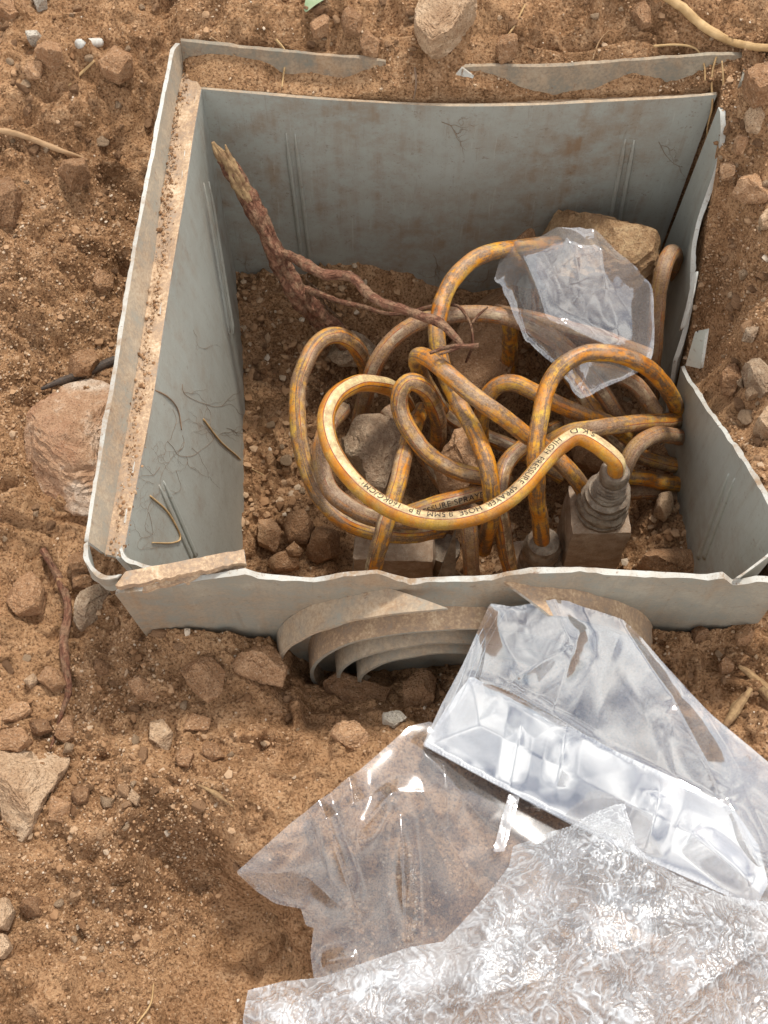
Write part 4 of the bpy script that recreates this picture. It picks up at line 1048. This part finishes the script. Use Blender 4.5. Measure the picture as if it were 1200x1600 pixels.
# landmarks one can find in the picture: every pebble is described by the nearest of them
MARKS = [((60,1240), "tooth shaped stone"), ((105,700), "large reddish boulder"), ((697,38), "tan boulder behind the rear rim"), ((252,1147), "pale kite shaped chip"), ((320,1060), "pale edged slab"), ((405,1040), "brown block at the arch foot"),
 ((557,1088), "knobbly stone under the arch"), ((655,1086), "upright stone by the clear bag"), ((38,932), "squarish brown stone"), ((145,948), "dark grey tilted slab"), ((140,72), "short white tube"), ((182,97), "squarish stone by the white tube"), ((20,8), "rounded stone in the top left corner"),
 ((10,318), "orange brown stone at the left edge"), ((112,268), "clod in the shaded hollow"), ((125,590), "black cable end"), ((160,442), "lone rounded stone on the slope"), ((503,10), "green leaf"), ((578,72), "smooth tan stone above the rear rim"), ((792,74), "blocky stone behind the rear rim"), ((1115,55), "knotted tan root"),
 ((1178,190), "pale stone near the rear corner"), ((1136,264), "rounded stone by the right wall"), ((1088,545), "broken grey chip"), ((1150,740), "ribs of the right wall"), ((105,980), "purplish root"), ((5,1430), "pale stone at the left edge"), ((48,1416), "tan stone near the lower left"), ((232,1568), "bent straw stalk"),
 ((338,1245), "dark twig"), ((370,1362), "left tip of the clear film"), ((585,705), "pale round rough stone"), ((722,720), "brown stone among the hoses"), ((932,830), "metal fitting block"), ((1040,790), "small pale stone in the right corner"), ((740,540), "big brown stone behind the arches"), ((210,1247), "pale yellow pebble"), ((1175,1065), "pale wood splinter"), ((466,822), "round stone on the box floor"), ((530,520), "left hose hoop"), ((430,400), "thick root"), ((420,832), "floor stone at the left wall"), ((1092,990), "reddish stone by the big bag"), ((60,222), "long brown root"), ((440,110), "pale root over the rear rim"), ((75,1057), "oval brown stone"), ((236,1000), "front wall's lower left corner")]
SPOT = ["right of", "above and right of", "just above", "above and left of", "left of", "below and left of", "just below", "below and right of"]
peb = []
for (x0, y0, x1, y1), cnt, s0_, s1_, lab, grp in REG:
    for k in range(cnt):
        px, py = rng.uniform(x0, x1), rng.uniform(y0, y1)
        p = G(px, py)
        wide = s0_ + (s1_ - s0_) * rng.random() ** 2.2
        s = wide * .00043
        which = int(rng.integers(14))
        o = bpy.data.objects.new("pebble", protos[which]); COL.objects.link(o)
        o.location = (p[0], p[1], p[2] + s * .28)
        o.scale = (s, s, s); o.rotation_euler = (rng.uniform(-.5, .5), rng.uniform(-.5, .5), rng.uniform(0, 6.28))
        dd = [math.hypot(px - m_[0][0], py - m_[0][1]) for m_ in MARKS]; q = int(np.argmin(dd)); m_ = MARKS[q]
        sec = int(round(math.atan2(-(py - m_[0][1]), px - m_[0][0]) / (math.pi / 4))) % 8
        peb.append((q, sec, dd[q], o, grp, "tiny" if wide < 8 else ("small" if wide < 11 else "larger"), which))
NTH = ["nearest", "second nearest", "third nearest", "fourth nearest", "fifth nearest", "sixth nearest", "seventh nearest", "eighth nearest", "ninth nearest", "tenth nearest", "eleventh nearest", "twelfth nearest", "thirteenth nearest", "fourteenth nearest", "farthest"]
peb.sort(key=lambda e: (e[0], e[1], e[2]))
cnt_ = {}
for q, sec, dd_, o, grp, sz, which in peb:
    r_ = cnt_.get((q, sec), 0); cnt_[(q, sec)] = r_ + 1
    tag(o, "%s pebble %s the %s, %s" % (sz, SPOT[sec], MARKS[q][1], NTH[min(r_, 14)]), "pebble", grp)

# gravel and crumbs: uncountable
def grains(name, n, rmin, rmax, region, seed, label, pw=3.0, insideonly=None):
    r = np.random.default_rng(seed)
    V0, F0 = ICO[1]; nv = len(V0)
    pos = []
    while len(pos) < n:
        xy = np.stack([r.uniform(region[0], region[2], n), r.uniform(region[1], region[3], n)], 1)
        d = np.where(insideonly, .6, .32) + 1.1 * fbm2(xy[:, 0] * 13 + 4, xy[:, 1] * 13, 3, 66)
        keep = r.random(n) < np.clip(d, .10, 1)
        hl = inside(xy[:, 0], xy[:, 1], HOLE)
        if insideonly is not None: keep &= (hl == insideonly)
        pos += xy[keep].tolist()
    pos = np.array(pos[:n])
    i = np.clip(np.searchsorted(xs, pos[:, 0]), 1, nx - 1); j = np.clip(np.searchsorted(ys, pos[:, 1]), 1, ny - 1)
    z = Z[j, i]
    rad = rmin + (rmax - rmin) * r.random(n) ** pw
    sc = np.stack([rad * r.uniform(.8, 1.3, n), rad * r.uniform(.7, 1.1, n), rad * r.uniform(.5, .9, n)], 1)
    th = r.uniform(0, 6.28, n); c_, s_ = np.cos(th), np.sin(th)
    jit = V0[None] * (1 + r.uniform(-.38, .38, (n, nv, 1)))
    L = jit * sc[:, None, :]
    W = np.stack([L[:, :, 0] * c_[:, None] - L[:, :, 1] * s_[:, None], L[:, :, 0] * s_[:, None] + L[:, :, 1] * c_[:, None], L[:, :, 2]], 2)
    W += np.stack([pos[:, 0], pos[:, 1], z + rad * .2], 1)[:, None, :]
    F = (F0[None] + (np.arange(n) * nv)[:, None, None]).reshape(-1, 3)
    me = mesh_np(name, W.reshape(-1, 3), F, M['grain'], False)
    o = bpy.data.objects.new(name, me); COL.objects.link(o)
    return tag(o, label, None, None, "stuff")
grains("gravel", 62000, .0004, .0013, (-.34, .0, .34, .88), 51, "small gravel and crumbs of soil strewn over the ground", 2.2, False)
grains("gravel", 2500, .0010, .0034, (-.34, .0, .34, .88), 63, "coarser bits of gravel strewn over the ground", 3.0, False)
grains("gravel", 4500, .0008, .0042, (-.14, .32, .25, .70), 57, "small gravel and crumbs of soil on the floor of the box", 2.6, True)
LG = np.array([P(x, y, -.021) for x, y in [(290, 105), (272, 180), (258, 300), (250, 400), (225, 560), (200, 740), (176, 868)]])
LG = resample(LG, 400)
V0, F0 = ICO[1]
vv = []; ff = []
for k in range(1100):
    p = LG[rng.integers(400)] + np.array([rng.normal(0, .0022) + .0008 + .006 * rng.random() ** 4, 0, .001]); r_ = .0004 + .0013 * rng.random() ** 5
    vv.append(V0 * r_ * rng.uniform(.7, 1.2, (12, 1)) + p); ff.append(F0 + 12 * k)
me = mesh_np("rim_crumbs", np.vstack(vv), np.vstack(ff), M['grain'], False)
tag(BOX and bpy.data.objects.new("rim_crumbs", me), "soil crumbs lying in the channel of the left rim", None, None, "stuff")
o = [x for x in bpy.data.objects if x.name == "rim_crumbs"][0]; COL.objects.link(o)

# ------------------------------------------------------------------ plastic films
# what a limp film rests on: the local high points of the soil, smoothed
kx0, ky0 = np.searchsorted(xs, fx[0]), np.searchsorted(ys, fy[0])
BK = 9
nbx, nby = len(fx) // BK, len(fy) // BK
ZP = Z[ky0:ky0 + nby * BK, kx0:kx0 + nbx * BK].reshape(nby, BK, nbx, BK).max(axis=(1, 3))
for _ in range(2):
    q = np.pad(ZP, 1, mode='edge'); ZP = sum(q[i:i + nby, j:j + nbx] for i in range(3) for j in range(3)) / 9
ZPx = fx[0] + (np.arange(nbx) + .5) * BK * STEP; ZPy = fy[0] + (np.arange(nby) + .5) * BK * STEP
def rest(x, y): return bil(ZP, ZPx, ZPy, x, y)
def poly_dist(x, y, poly):
    d = np.full(x.shape, 9.0)
    n = len(poly)
    for i in range(n):
        a_, b_ = poly[i], poly[(i + 1) % n]; e = b_ - a_; L = e @ e
        t = np.clip(((x - a_[0]) * e[0] + (y - a_[1]) * e[1]) / max(L, 1e-12), 0, 1)
        d = np.minimum(d, np.hypot(x - a_[0] - t * e[0], y - a_[1] - t * e[1]))
    return d
def seg_dist(x, y, a_, b_):
    e = b_ - a_; t = np.clip(((x - a_[0]) * e[0] + (y - a_[1]) * e[1]) / (e @ e), 0, 1)
    return np.hypot(x - a_[0] - t * e[0], y - a_[1] - t * e[1]), t
def tri(v): return np.abs((v % 1.0) * 2 - 1) * 2 - 1
def facets(x, y, f, seed):
    wx = x + .35 / f * vn2(x * f * .6, y * f * .6, seed + 1); wy = y + .35 / f * vn2(x * f * .6 + 5, y * f * .6, seed + 2)
    r = 0
    for k in range(4):
        an = seed * 1.3 + k * .83
        r = r + tri((wx * math.cos(an) + wy * math.sin(an)) * f * (.6 + .35 * k) + k * .37) / (1 + .8 * k)
    return r
def sheet(name, outline, extra, mat, label=None, cat=None, cell=.0011, dome=.0, creases=(), fac=(0, 20, 1), fold=.0, parent=None, lift=.0015, over_ground=True, extra_fn=None, seed=0, fall=.02, edge_drop=0.0, soft=False):
    O_given = np.array([P(*q) for q in outline])
    if soft:
        oo = np.array(outline, float); oo = catmull(np.vstack([oo[-2:], oo, oo[:2]]), 5)[10:-11]
        outline = oo + np.stack([2.2 * vn2(np.arange(len(oo)) * .45, np.zeros(len(oo)), 5), 2.2 * vn2(np.arange(len(oo)) * .45, np.zeros(len(oo)) + 7, 6), np.zeros(len(oo))], 1)
    O = np.array([P(*q) for q in outline]); E_ = np.array([P(*q) for q in extra]) if extra else np.zeros((0, 3))
    poly = O[:, :2]
    # add edge points so that the height surface follows the traced outline
    Q = []
    for i in range(len(O_given)):
        a_, b_ = O_given[i], O_given[(i + 1) % len(O_given)]
        for t in np.arange(0, 1, .34): Q.append(a_ * (1 - t) + b_ * t)
    Q = np.vstack([np.array(Q), E_])
    d = np.linalg.norm(Q[:, None, :2] - Q[None, :, :2], axis=2); n = len(Q)
    K = np.zeros((n + 1, n + 1)); K[:n, :n] = -d + np.eye(n) * (.012 if soft else .003); K[:n, n] = K[n, :n] = 1
    sol = np.linalg.solve(K, np.r_[Q[:, 2], 0])
    gx = np.arange(poly[:, 0].min(), poly[:, 0].max() + cell, cell); gy = np.arange(poly[:, 1].min(), poly[:, 1].max() + cell, cell)
    X, Y = np.meshgrid(gx, gy)
    ins = inside(X, Y, poly)
    Zs = np.full(X.shape, sol[n])
    for k in range(n): Zs -= sol[k] * np.hypot(X - Q[k, 0], Y - Q[k, 1])
    ed = poly_dist(X, Y, poly)
    inn = np.clip(ed / fall, 0, 1); inn = inn * inn * (3 - 2 * inn)
    Zs += dome * inn
    Zs -= edge_drop * (1 - np.clip(ed / .012, 0, 1)) ** 2
    if fac[0]: Zs += fac[0] * facets(X, Y, fac[1], fac[2]) * (.35 + .65 * inn)
    for (p0, p1, am, wd) in creases:
        z_ = float(np.mean(O[:, 2]))
        a_, b_ = P(*p0, z_)[:2], P(*p1, z_)[:2]
        dd, t = seg_dist(X, Y, a_, b_)
        Zs += am * np.clip(1 - dd / wd, 0, 1) ** 1.5 * (np.sin(np.clip(t, .02, .98) * math.pi) ** .5)
    if extra_fn is not None: Zs = extra_fn(X, Y, Zs, ed)
    if over_ground:
        lo = rest(X, Y) + lift; k_ = .004                      # soft maximum: the film drapes, it does not print every grain
        hh_ = np.clip(.5 + .5 * (Zs - lo) / k_, 0, 1)
        Zs = lo * (1 - hh_) + Zs * hh_ + k_ * hh_ * (1 - hh_)
    idx = -np.ones(X.shape, int)
    q = ins[:-1, :-1] & ins[1:, :-1] & ins[:-1, 1:] & ins[1:, 1:]
    use = np.zeros(X.shape, bool); use[:-1, :-1] |= q; use[1:, :-1] |= q; use[:-1, 1:] |= q; use[1:, 1:] |= q
    idx[use] = np.arange(use.sum())
    V = np.stack([X[use], Y[use], Zs[use]], 1)
    F = np.stack([idx[:-1, :-1][q], idx[:-1, 1:][q], idx[1:, 1:][q], idx[1:, :-1][q]], 1)
    # pull the rim of the sheet onto the traced outline so that it is cut clean
    full = np.zeros(X.shape, int); full[:-1, :-1] += q; full[1:, :-1] += q; full[:-1, 1:] += q; full[1:, 1:] += q
    rimv = idx[use & (full < 4)]
    pv = V[rimv, :2]; best = np.full(len(pv), 9.0); tgt = pv.copy()
    for i in range(len(poly)):
        a_, b_ = poly[i], poly[(i + 1) % len(poly)]; e = b_ - a_
        t = np.clip(((pv - a_) @ e) / max(e @ e, 1e-12), 0, 1); pr = a_ + t[:, None] * e; dd = np.hypot(*(pv - pr).T)
        m_ = dd < best; best[m_] = dd[m_]; tgt[m_] = pr[m_]
    okm = best < 2.2 * cell
    V[rimv[okm], :2] = tgt[okm]
    o = obj(name, V, F, mat, parent, True)
    if extra_fn is not None and hasattr(extra_fn, "bunch"):
        o.data.attributes.new("bunch", 'FLOAT', 'POINT').data.foreach_set("value", extra_fn.bunch[use].astype(np.float32))
    if label: tag(o, label, cat)
    return o
# crumpled clear bag over the rock inside the box
sheet("plastic_bag", [(786,396,-.10),(806,378,-.098),(838,375,-.085),(872,360,-.07),(905,358,-.066),(932,366,-.07),(962,392,-.078),(988,416,-.085),(1016,446,-.095),(1022,500,-.105),(1018,560,-.115),(1000,580,-.12),(948,604,-.128),(912,624,-.13),(892,606,-.126),(868,574,-.12),(838,545,-.115),(818,528,-.11),(798,478,-.1),(784,448,-.1),(771,432,-.1)],
      [(900,470,-.086),(880,530,-.102),(960,520,-.098)], M['filmd'], "crumpled dusty clear bag draped over the rock inside the box", "plastic bag", .0009, .008,
      [((800,400),(860,520),.007,.016),((850,370),(900,470),.006,.014),((905,365),(940,480),.006,.018),((830,500),(990,560),.006,.010),((870,450),(985,430),.005,.014)], (.0024, 13, 3), over_ground=False, fall=.02, soft=True)
# lower clear film
LF = [(368,1362,-.085),(455,1285,-.09),(560,1205,-.095),(640,1135,-.10),(672,1127,-.10),(700,1150,-.10),(780,1215,-.104),(850,1255,-.105),(900,1290,-.105),(905,1400,-.106),(820,1500,-.107),(640,1560,-.107),(520,1540,-.114),(490,1528,-.12),(485,1490,-.122),(490,1450,-.12),(478,1446,-.12),(470,1420,-.118),(430,1412,-.113),(400,1392,-.105)]
sheet("plastic_film", LF, None, M['film'], "clear transparent film sheet spread on the soil left of the bag", "plastic film", .0010, .006,
      [(a_, b_, am_ * .75, wd_ * 1.5) for a_, b_, am_, wd_ in [((497,1250),(558,1420),.010,.007),((545,1210),(560,1320),.009,.009),((625,1275),(635,1480),.012,.008),((620,1240),(560,1310),.008,.007),((655,1245),(745,1390),.004,.014),((475,1365),(540,1420),.005,.006),((690,1180),(700,1300),.006,.010),((440,1330),(600,1240),.003,.006),((600,1250),(720,1240),.004,.010),((640,1160),(760,1290),.004,.010),((500,1500),(560,1495),.008,.007),((520,1530),(600,1505),.006,.006)]], (.0010, 7, 4), over_ground=True, fall=.03, lift=.0045)
sheet("film_strip", [(795,1240,-.094),(812,1246,-.094),(800,1290,-.092),(788,1330,-.090),(770,1332,-.090),(782,1285,-.092)], None, M['filmd'], "narrow folded strip of film lying across the clear film", "plastic film", .0009, .002, (), (0, 20, 1), over_ground=False, lift=.004)
# big clear bag with its doubled lower half
BG = thing("plastic_bag", P(900, 1180, -.12), "large shiny clear bag lying open from the arched opening to the lower right", "plastic bag")
BGO = [(766,941,-.030),(800,948,-.031),(830,944,-.030),(886,942,-.033),(930,955,-.040),(972,974,-.053),(1000,1000,-.064),(1046,1050,-.077),(1110,1115,-.085),(1200,1190,-.09),(1290,1250,-.095),(1290,1470,-.10),(1200,1430,-.10),(1120,1398,-.10),(1010,1345,-.10),(890,1287,-.10),(770,1225,-.098),(660,1165,-.095),(690,1100,-.085),(722,1040,-.072),(745,990,-.06)]
sheet("bag_upper_film", BGO, None, M['filmb'], None, None, .0011, .010,
      [((735,1060),(960,1172),.0035,.006),((960,1172),(1150,1265),.004,.006),((840,950),(880,1040),.008,.020),((880,1040),(800,1075),.006,.016),((930,960),(1060,1100),.008,.026),((1050,1090),(1130,1240),.008,.022),((900,1000),(860,1120),.004,.014),((1140,1240),(1200,1360),.006,.014)], (.0030, 5, 12), parent=BG, over_ground=True, fall=.035)
sheet("bag_lower_film", [(x, y, z - .012) for x, y, z in BGO], None, M['film'], None, None, .0016, 0, (), (.0018, 18, 5), parent=BG, over_ground=True)
sheet("bag_flap", [(736,1056,-.066),(850,1112,-.066),(960,1172,-.07),(1060,1218,-.077),(1145,1262,-.082),(1185,1320,-.086),(1200,1380,-.09),(1180,1420,-.094),(1010,1343,-.094),(890,1285,-.094),(770,1223,-.093),(662,1164,-.09),(698,1104,-.078)], None, M['flap'], None, None, .0011, .003,
      [((815,1110),(800,1220),.0022,.010),((880,1150),(870,1230),.002,.012),((1030,1240),(1010,1330),.004,.016),((1080,1300),(1180,1380),.004,.014)], (.0012, 7, 21), parent=BG, over_ground=True, fall=.04)
for off in (0, 11, 20):
    pts = [P(770 + off, 955, -.046), P(740 + off, 1010, -.058), P(715 + off, 1075, -.07), P(690 + off, 1125, -.083)]
    tube("seal_line", pts, .0004, M['flap'], BG, 6, 40)

# foreground heap of crumpled stretch wrap
def wrapfn(X, Y, Zs, ed):
    wx = X + .010 * fbm2(X * 45, Y * 45, 2, 3) + .003 * fbm2(X * 160, Y * 160, 2, 13); wy = Y + .010 * fbm2(X * 45 + 9, Y * 45 + 2, 2, 8) + .003 * fbm2(X * 160 + 4, Y * 160, 2, 18)
    r1 = 1 - np.abs(fbm2(wx * 60, wy * 60, 2, 14)); r2 = 1 - np.abs(vn2(wx * 150 + 3, wy * 150, 24)); r3 = 1 - np.abs(vn2(wx * 380, wy * 380, 31)); r4 = 1 - np.abs(vn2(wx * 560 + 7, wy * 280, 37))
    mk_ = np.clip(.55 + 1.3 * fbm2(X * 22 + 2, Y * 22, 3, 81), .08, 1)
    r2, r3, r4 = r2 * (.55 + .45 * mk_), r3 * (.75 + .25 * mk_), r4 * (.8 + .2 * np.clip(1.3 - mk_, 0, 1))
    wrapfn.bunch = np.clip(.55 * r2 ** 6 + .7 * r3 ** 5 + .7 * r4 ** 6 + .25 * r1 ** 3 + .18 * fbm2(X * 25, Y * 25, 2, 61) - .02, 0, 1)
    return Zs + .0040 * r1 ** 3 * mk_ + .0022 * r2 ** 4 + .0013 * r3 ** 4 + .0009 * r4 ** 4 + .010 * fbm2(X * 16, Y * 16, 2, 44)
WR = [(376,1700,-.10),(378,1590,-.10),(386,1546,-.10),(440,1530,-.098),(505,1524,-.095),(580,1500,-.09),(640,1480,-.085),(692,1470,-.08),(715,1448,-.08),(745,1415,-.08),(775,1380,-.08),(796,1352,-.08),(804,1318,-.08),(840,1305,-.076),(890,1292,-.072),(930,1268,-.07),(965,1252,-.068),(980,1250,-.068),(986,1290,-.068),(990,1330,-.068),(1030,1352,-.068),(1070,1374,-.068),(1130,1400,-.07),(1200,1410,-.07),(1300,1415,-.07),(1300,1700,-.08)]
sheet("plastic_wrap", WR, [(900,1420,-.045),(750,1520,-.05),(1050,1480,-.045),(560,1580,-.07),(900,1600,-.05),(960,1320,-.055)], M['wrap'], "heap of crinkled whitish wrap in the lower right foreground", "plastic wrap", .00062, .012, [(a_, b_, am_ * 1.4, wd_) for a_, b_, am_, wd_ in [((800,1340),(720,1560),.012,.022),((960,1280),(1000,1420),.010,.018),((1180,1430),(900,1520),.014,.030),((420,1560),(700,1490),.008,.018),((1000,1600),(1180,1480),.012,.026),((600,1600),(850,1540),.010,.024),((1090,1420),(860,1400),.008,.016)]], (.003, 22, 9), over_ground=True, extra_fn=wrapfn, fall=.02, edge_drop=.006)

# ------------------------------------------------------------------ roots, straw, leaf, scraps
def lay(pts, up=.002):
    return [G(x, y) + np.array([0, 0, up]) for x, y in pts]
tag(tube("root", lay([(1015, -12), (1045, 6), (1065, 18), (1088, 40), (1115, 58), (1145, 72), (1180, 80), (1215, 82)], .004), [.0024, .0032, .0034, .0034, .003, .003, .0028], M['straw'], None, 12, 70, .14, 4, True, 140), "knotted tan root snaking across the top right corner", "root")
tag(tube("root", lay([(-6, 208), (25, 214), (60, 226), (95, 240), (125, 250), (138, 256)], .004), [.0020, .0024, .0022, .0022, .0016, .0008], M['fib'], None, 10, 50, .12, 5, True, 140), "long brown root poking out of the soil at the left", "root")
tag(tube("root", lay([(68, 862), (85, 890), (102, 925), (108, 960), (101, 1000), (106, 1050), (108, 1085), (98, 1115), (88, 1150), (80, 1172)], .003), [.0026, .003, .0032, .003, .0034, .003, .0028, .0018, .0012, .0008], M['root'], None, 10, 80, .2, 6, True, 130), "purplish root winding down through the stones at the left", "root")
tag(tube("cable", lay([(66, 612), (95, 600), (120, 592), (150, 580), (182, 566)], .004), [.0012, .0026, .0032, .0034, .003], M['black'], None, 10, 40, .12, 7, True, 140), "frayed black cable end above the large reddish boulder", "cable")
tag(tube("white_tube", lay([(123, 73), (158, 71)], .003), .0035, M['whitepl'], None, 14, 12, .05, 2), "short white plastic tube lying in the rubble at the upper left", "tube scrap")
tag(tube("straw", lay([(108, 137), (128, 117), (148, 98)], .002), [.0008, .0012, .0010], M['straw'], None, 8, 16, .1), "straw stalk lying below the short white tube", "straw")
tag(tube("straw", lay([(786, 68), (800, 50), (820, 12)], .003), [.0006, .0009, .0007], M['straw'], None, 6, 16, .1), "thin straw stalk leaning on the blocky stone behind the rear rim", "straw")
tag(tube("straw", lay([(215, 1600), (236, 1570), (241, 1538)], .003), [.0006, .0007, .0005], M['straw'], None, 6, 16), "thin bent straw stalk in the lower left hollow", "straw")
def splinter(pts, label, rad):
    o = tube("wood_splinter", lay(pts, .003), rad, M['wood'], None, 8, 24, .22, 9, True, 120)
    return tag(o, label, "wood splinter")
splinter([(1152, 1042), (1175, 1060), (1212, 1098)], "pale split piece of wood at the right edge beside the big bag", [.0012, .0042, .005])
splinter([(1130, 1138), (1148, 1112), (1172, 1078)], "greyish flat wood splinter close to the edge of the big bag", [.0026, .0040, .0014])
splinter([(1148, 1120), (1140, 1110), (1160, 1085)], "thin wood sliver leaning against the greyish splinter", [.0006, .0012, .0006])
splinter([(310, 1228), (335, 1240), (365, 1262)], "dark thin twig on bare soil left of the clear film", [.0008, .0016, .0006])
# leaf
lv = lay([(478, 26), (488, 10), (505, -2), (520, -8)], .006)
L = resample(np.array(lv), 14)
wd = .0065 * np.sin(np.linspace(.05, 1, 14) * math.pi * .9) + .0006
side = np.array([.7, -.6, 0.1]); 
V = []; F = []
for k in range(14):
    V += [L[k] - side * wd[k], L[k] + np.array([0, 0, -.0012]), L[k] + side * wd[k]]
V = np.array(V); V = np.vstack([V, V - np.array([0, 0, .0003])])
for k in range(13):
    q = 3 * k; F += [(q, q + 1, q + 4, q + 3), (q + 1, q + 2, q + 5, q + 4), (42 + q + 3, 42 + q + 4, 42 + q + 1, 42 + q), (42 + q + 4, 42 + q + 5, 42 + q + 2, 42 + q + 1)]
tag(obj("leaf", V, F, M['leaf'], None, True), "grey green leaf on the gravel at the top edge", "leaf")

# fine root hairs on the box walls (parts of nobody: too many to count)
hairs_v, hairs_f = [], []
def hair(pts, r, acc):
    C = resample(np.array(pts), max(8, 5 * len(pts)))
    V, F, _, _ = tube_geo(C, np.linspace(r, r * .4, len(C)), 5, (.3, -.2, 1))
    base = sum(len(v) for v in acc[0]); acc[0].append(V); acc[1] += [tuple(q + base for q in f) for f in F]
def wall_hair(k, p, ang, length, acc, r=.0005, depth=0):
    pts = []; x, y = p
    for s in range(9):
        h = on(k, x, y, .0009)
        if h is None: break
        pts.append(h)
        ang += rng.normal(0, .38); x += math.cos(ang) * length / 8; y += math.sin(ang) * length / 8
        if depth < 2 and rng.random() < .33: wall_hair(k, (x, y), ang + rng.choice([-1, 1]) * rng.uniform(.5, 1.1), length * .5, acc, r * .7, depth + 1)
    if len(pts) > 3: hair(pts, r, acc)
acc = [[], []]
for p, a_, L_, r_ in (((262, 690), 1.3, 150, .0006), ((285, 600), 1.5, 150, .0006), ((275, 735), .8, 90, .0005), ((300, 700), .5, 80, .0004), ((270, 640), 1.2, 110, .0005), ((232, 800), 1.0, 100, .0005), ((302, 515), 1.6, 70, .0004), ((250, 730), 1.8, 90, .0005), ((285, 680), .9, 120, .0005), ((240, 770), 1.2, 80, .0004)):
    wall_hair("l", p, a_, L_ * .7, acc, r_ * .25)
for k in range(2): wall_hair("b", (rng.uniform(350, 1080), rng.uniform(165, 230)), rng.uniform(.3, 2.6), rng.uniform(40, 90), acc, .00022)
for k in range(5): wall_hair("b", (rng.uniform(380, 780), rng.uniform(380, 440)), rng.uniform(0, 3), rng.uniform(30, 70), acc, .0002)
o = obj("root_hairs", np.vstack(acc[0]), acc[1], M['fibd'], None, True)
tag(o, "fine dark root hairs clinging to the inner walls of the box", None, None, "stuff")
def fine(pts, label, r=.0006, mat='straw'):
    tag(tube("fine_root", pts, [r, r, r * .6], M[mat], None, 6, 40, .1), label, "fine root")
q = [on("l", *p, .002) for p in [(186, 742), (235, 775), (262, 800), (282, 838), (270, 848), (238, 848)]]
fine([p for p in q if p is not None], "long thin tan root hanging from the left rim down the inside wall", .0007)
q = [on("l", *p, .003) for p in [(318, 655), (345, 690), (370, 712), (385, 728)]]
fine([p for p in q if p is not None] + [P(412, 742, -.23)], "thin pale root sticking out of the left wall towards the floor", .0007)
q = [on("l", *p, .002) for p in [(238, 608), (262, 620), (278, 640), (284, 672)]]
fine([p for p in q if p is not None], "thin dark root curving over the upper edge of the left wall", .0006, 'fibd')
fine(lay([(432, 66), (447, 88), (444, 118), (441, 140)], .003), "pale thin root dangling over the rear rim near its left end", .0009)
fine(lay([(330, 62), (352, 78), (368, 92)], .003), "dark twig root crossing the rear rim at the left corner", .0008, 'fib')
fine(lay([(648, 110), (650, 135), (646, 160)], .003), "dark thin root hanging in the gap of the rear rim", .0008, 'fibd')
fine(lay([(1020, 78), (1055, 76), (1085, 82), (1098, 105), (1100, 132)], .004), "pale thin root arching over the rear rim by the right corner", .0009)
fine([P(1120, 85, .0), P(1112, 120, -.012), P(1113, 165, -.03), P(1105, 205, -.06), P(1110, 240, -.08)], "pale wispy root hanging down the right rear corner", .0008)
fine([P(1128, 95, .0), P(1130, 130, -.012), P(1125, 160, -.03), P(1117, 190, -.06)], "second wispy root beside the one in the right rear corner", .0006)
fine(lay([(925, 98), (935, 70), (950, 52)], .003), "curled thin root on the bank behind the rear rim", .0006, 'fib')
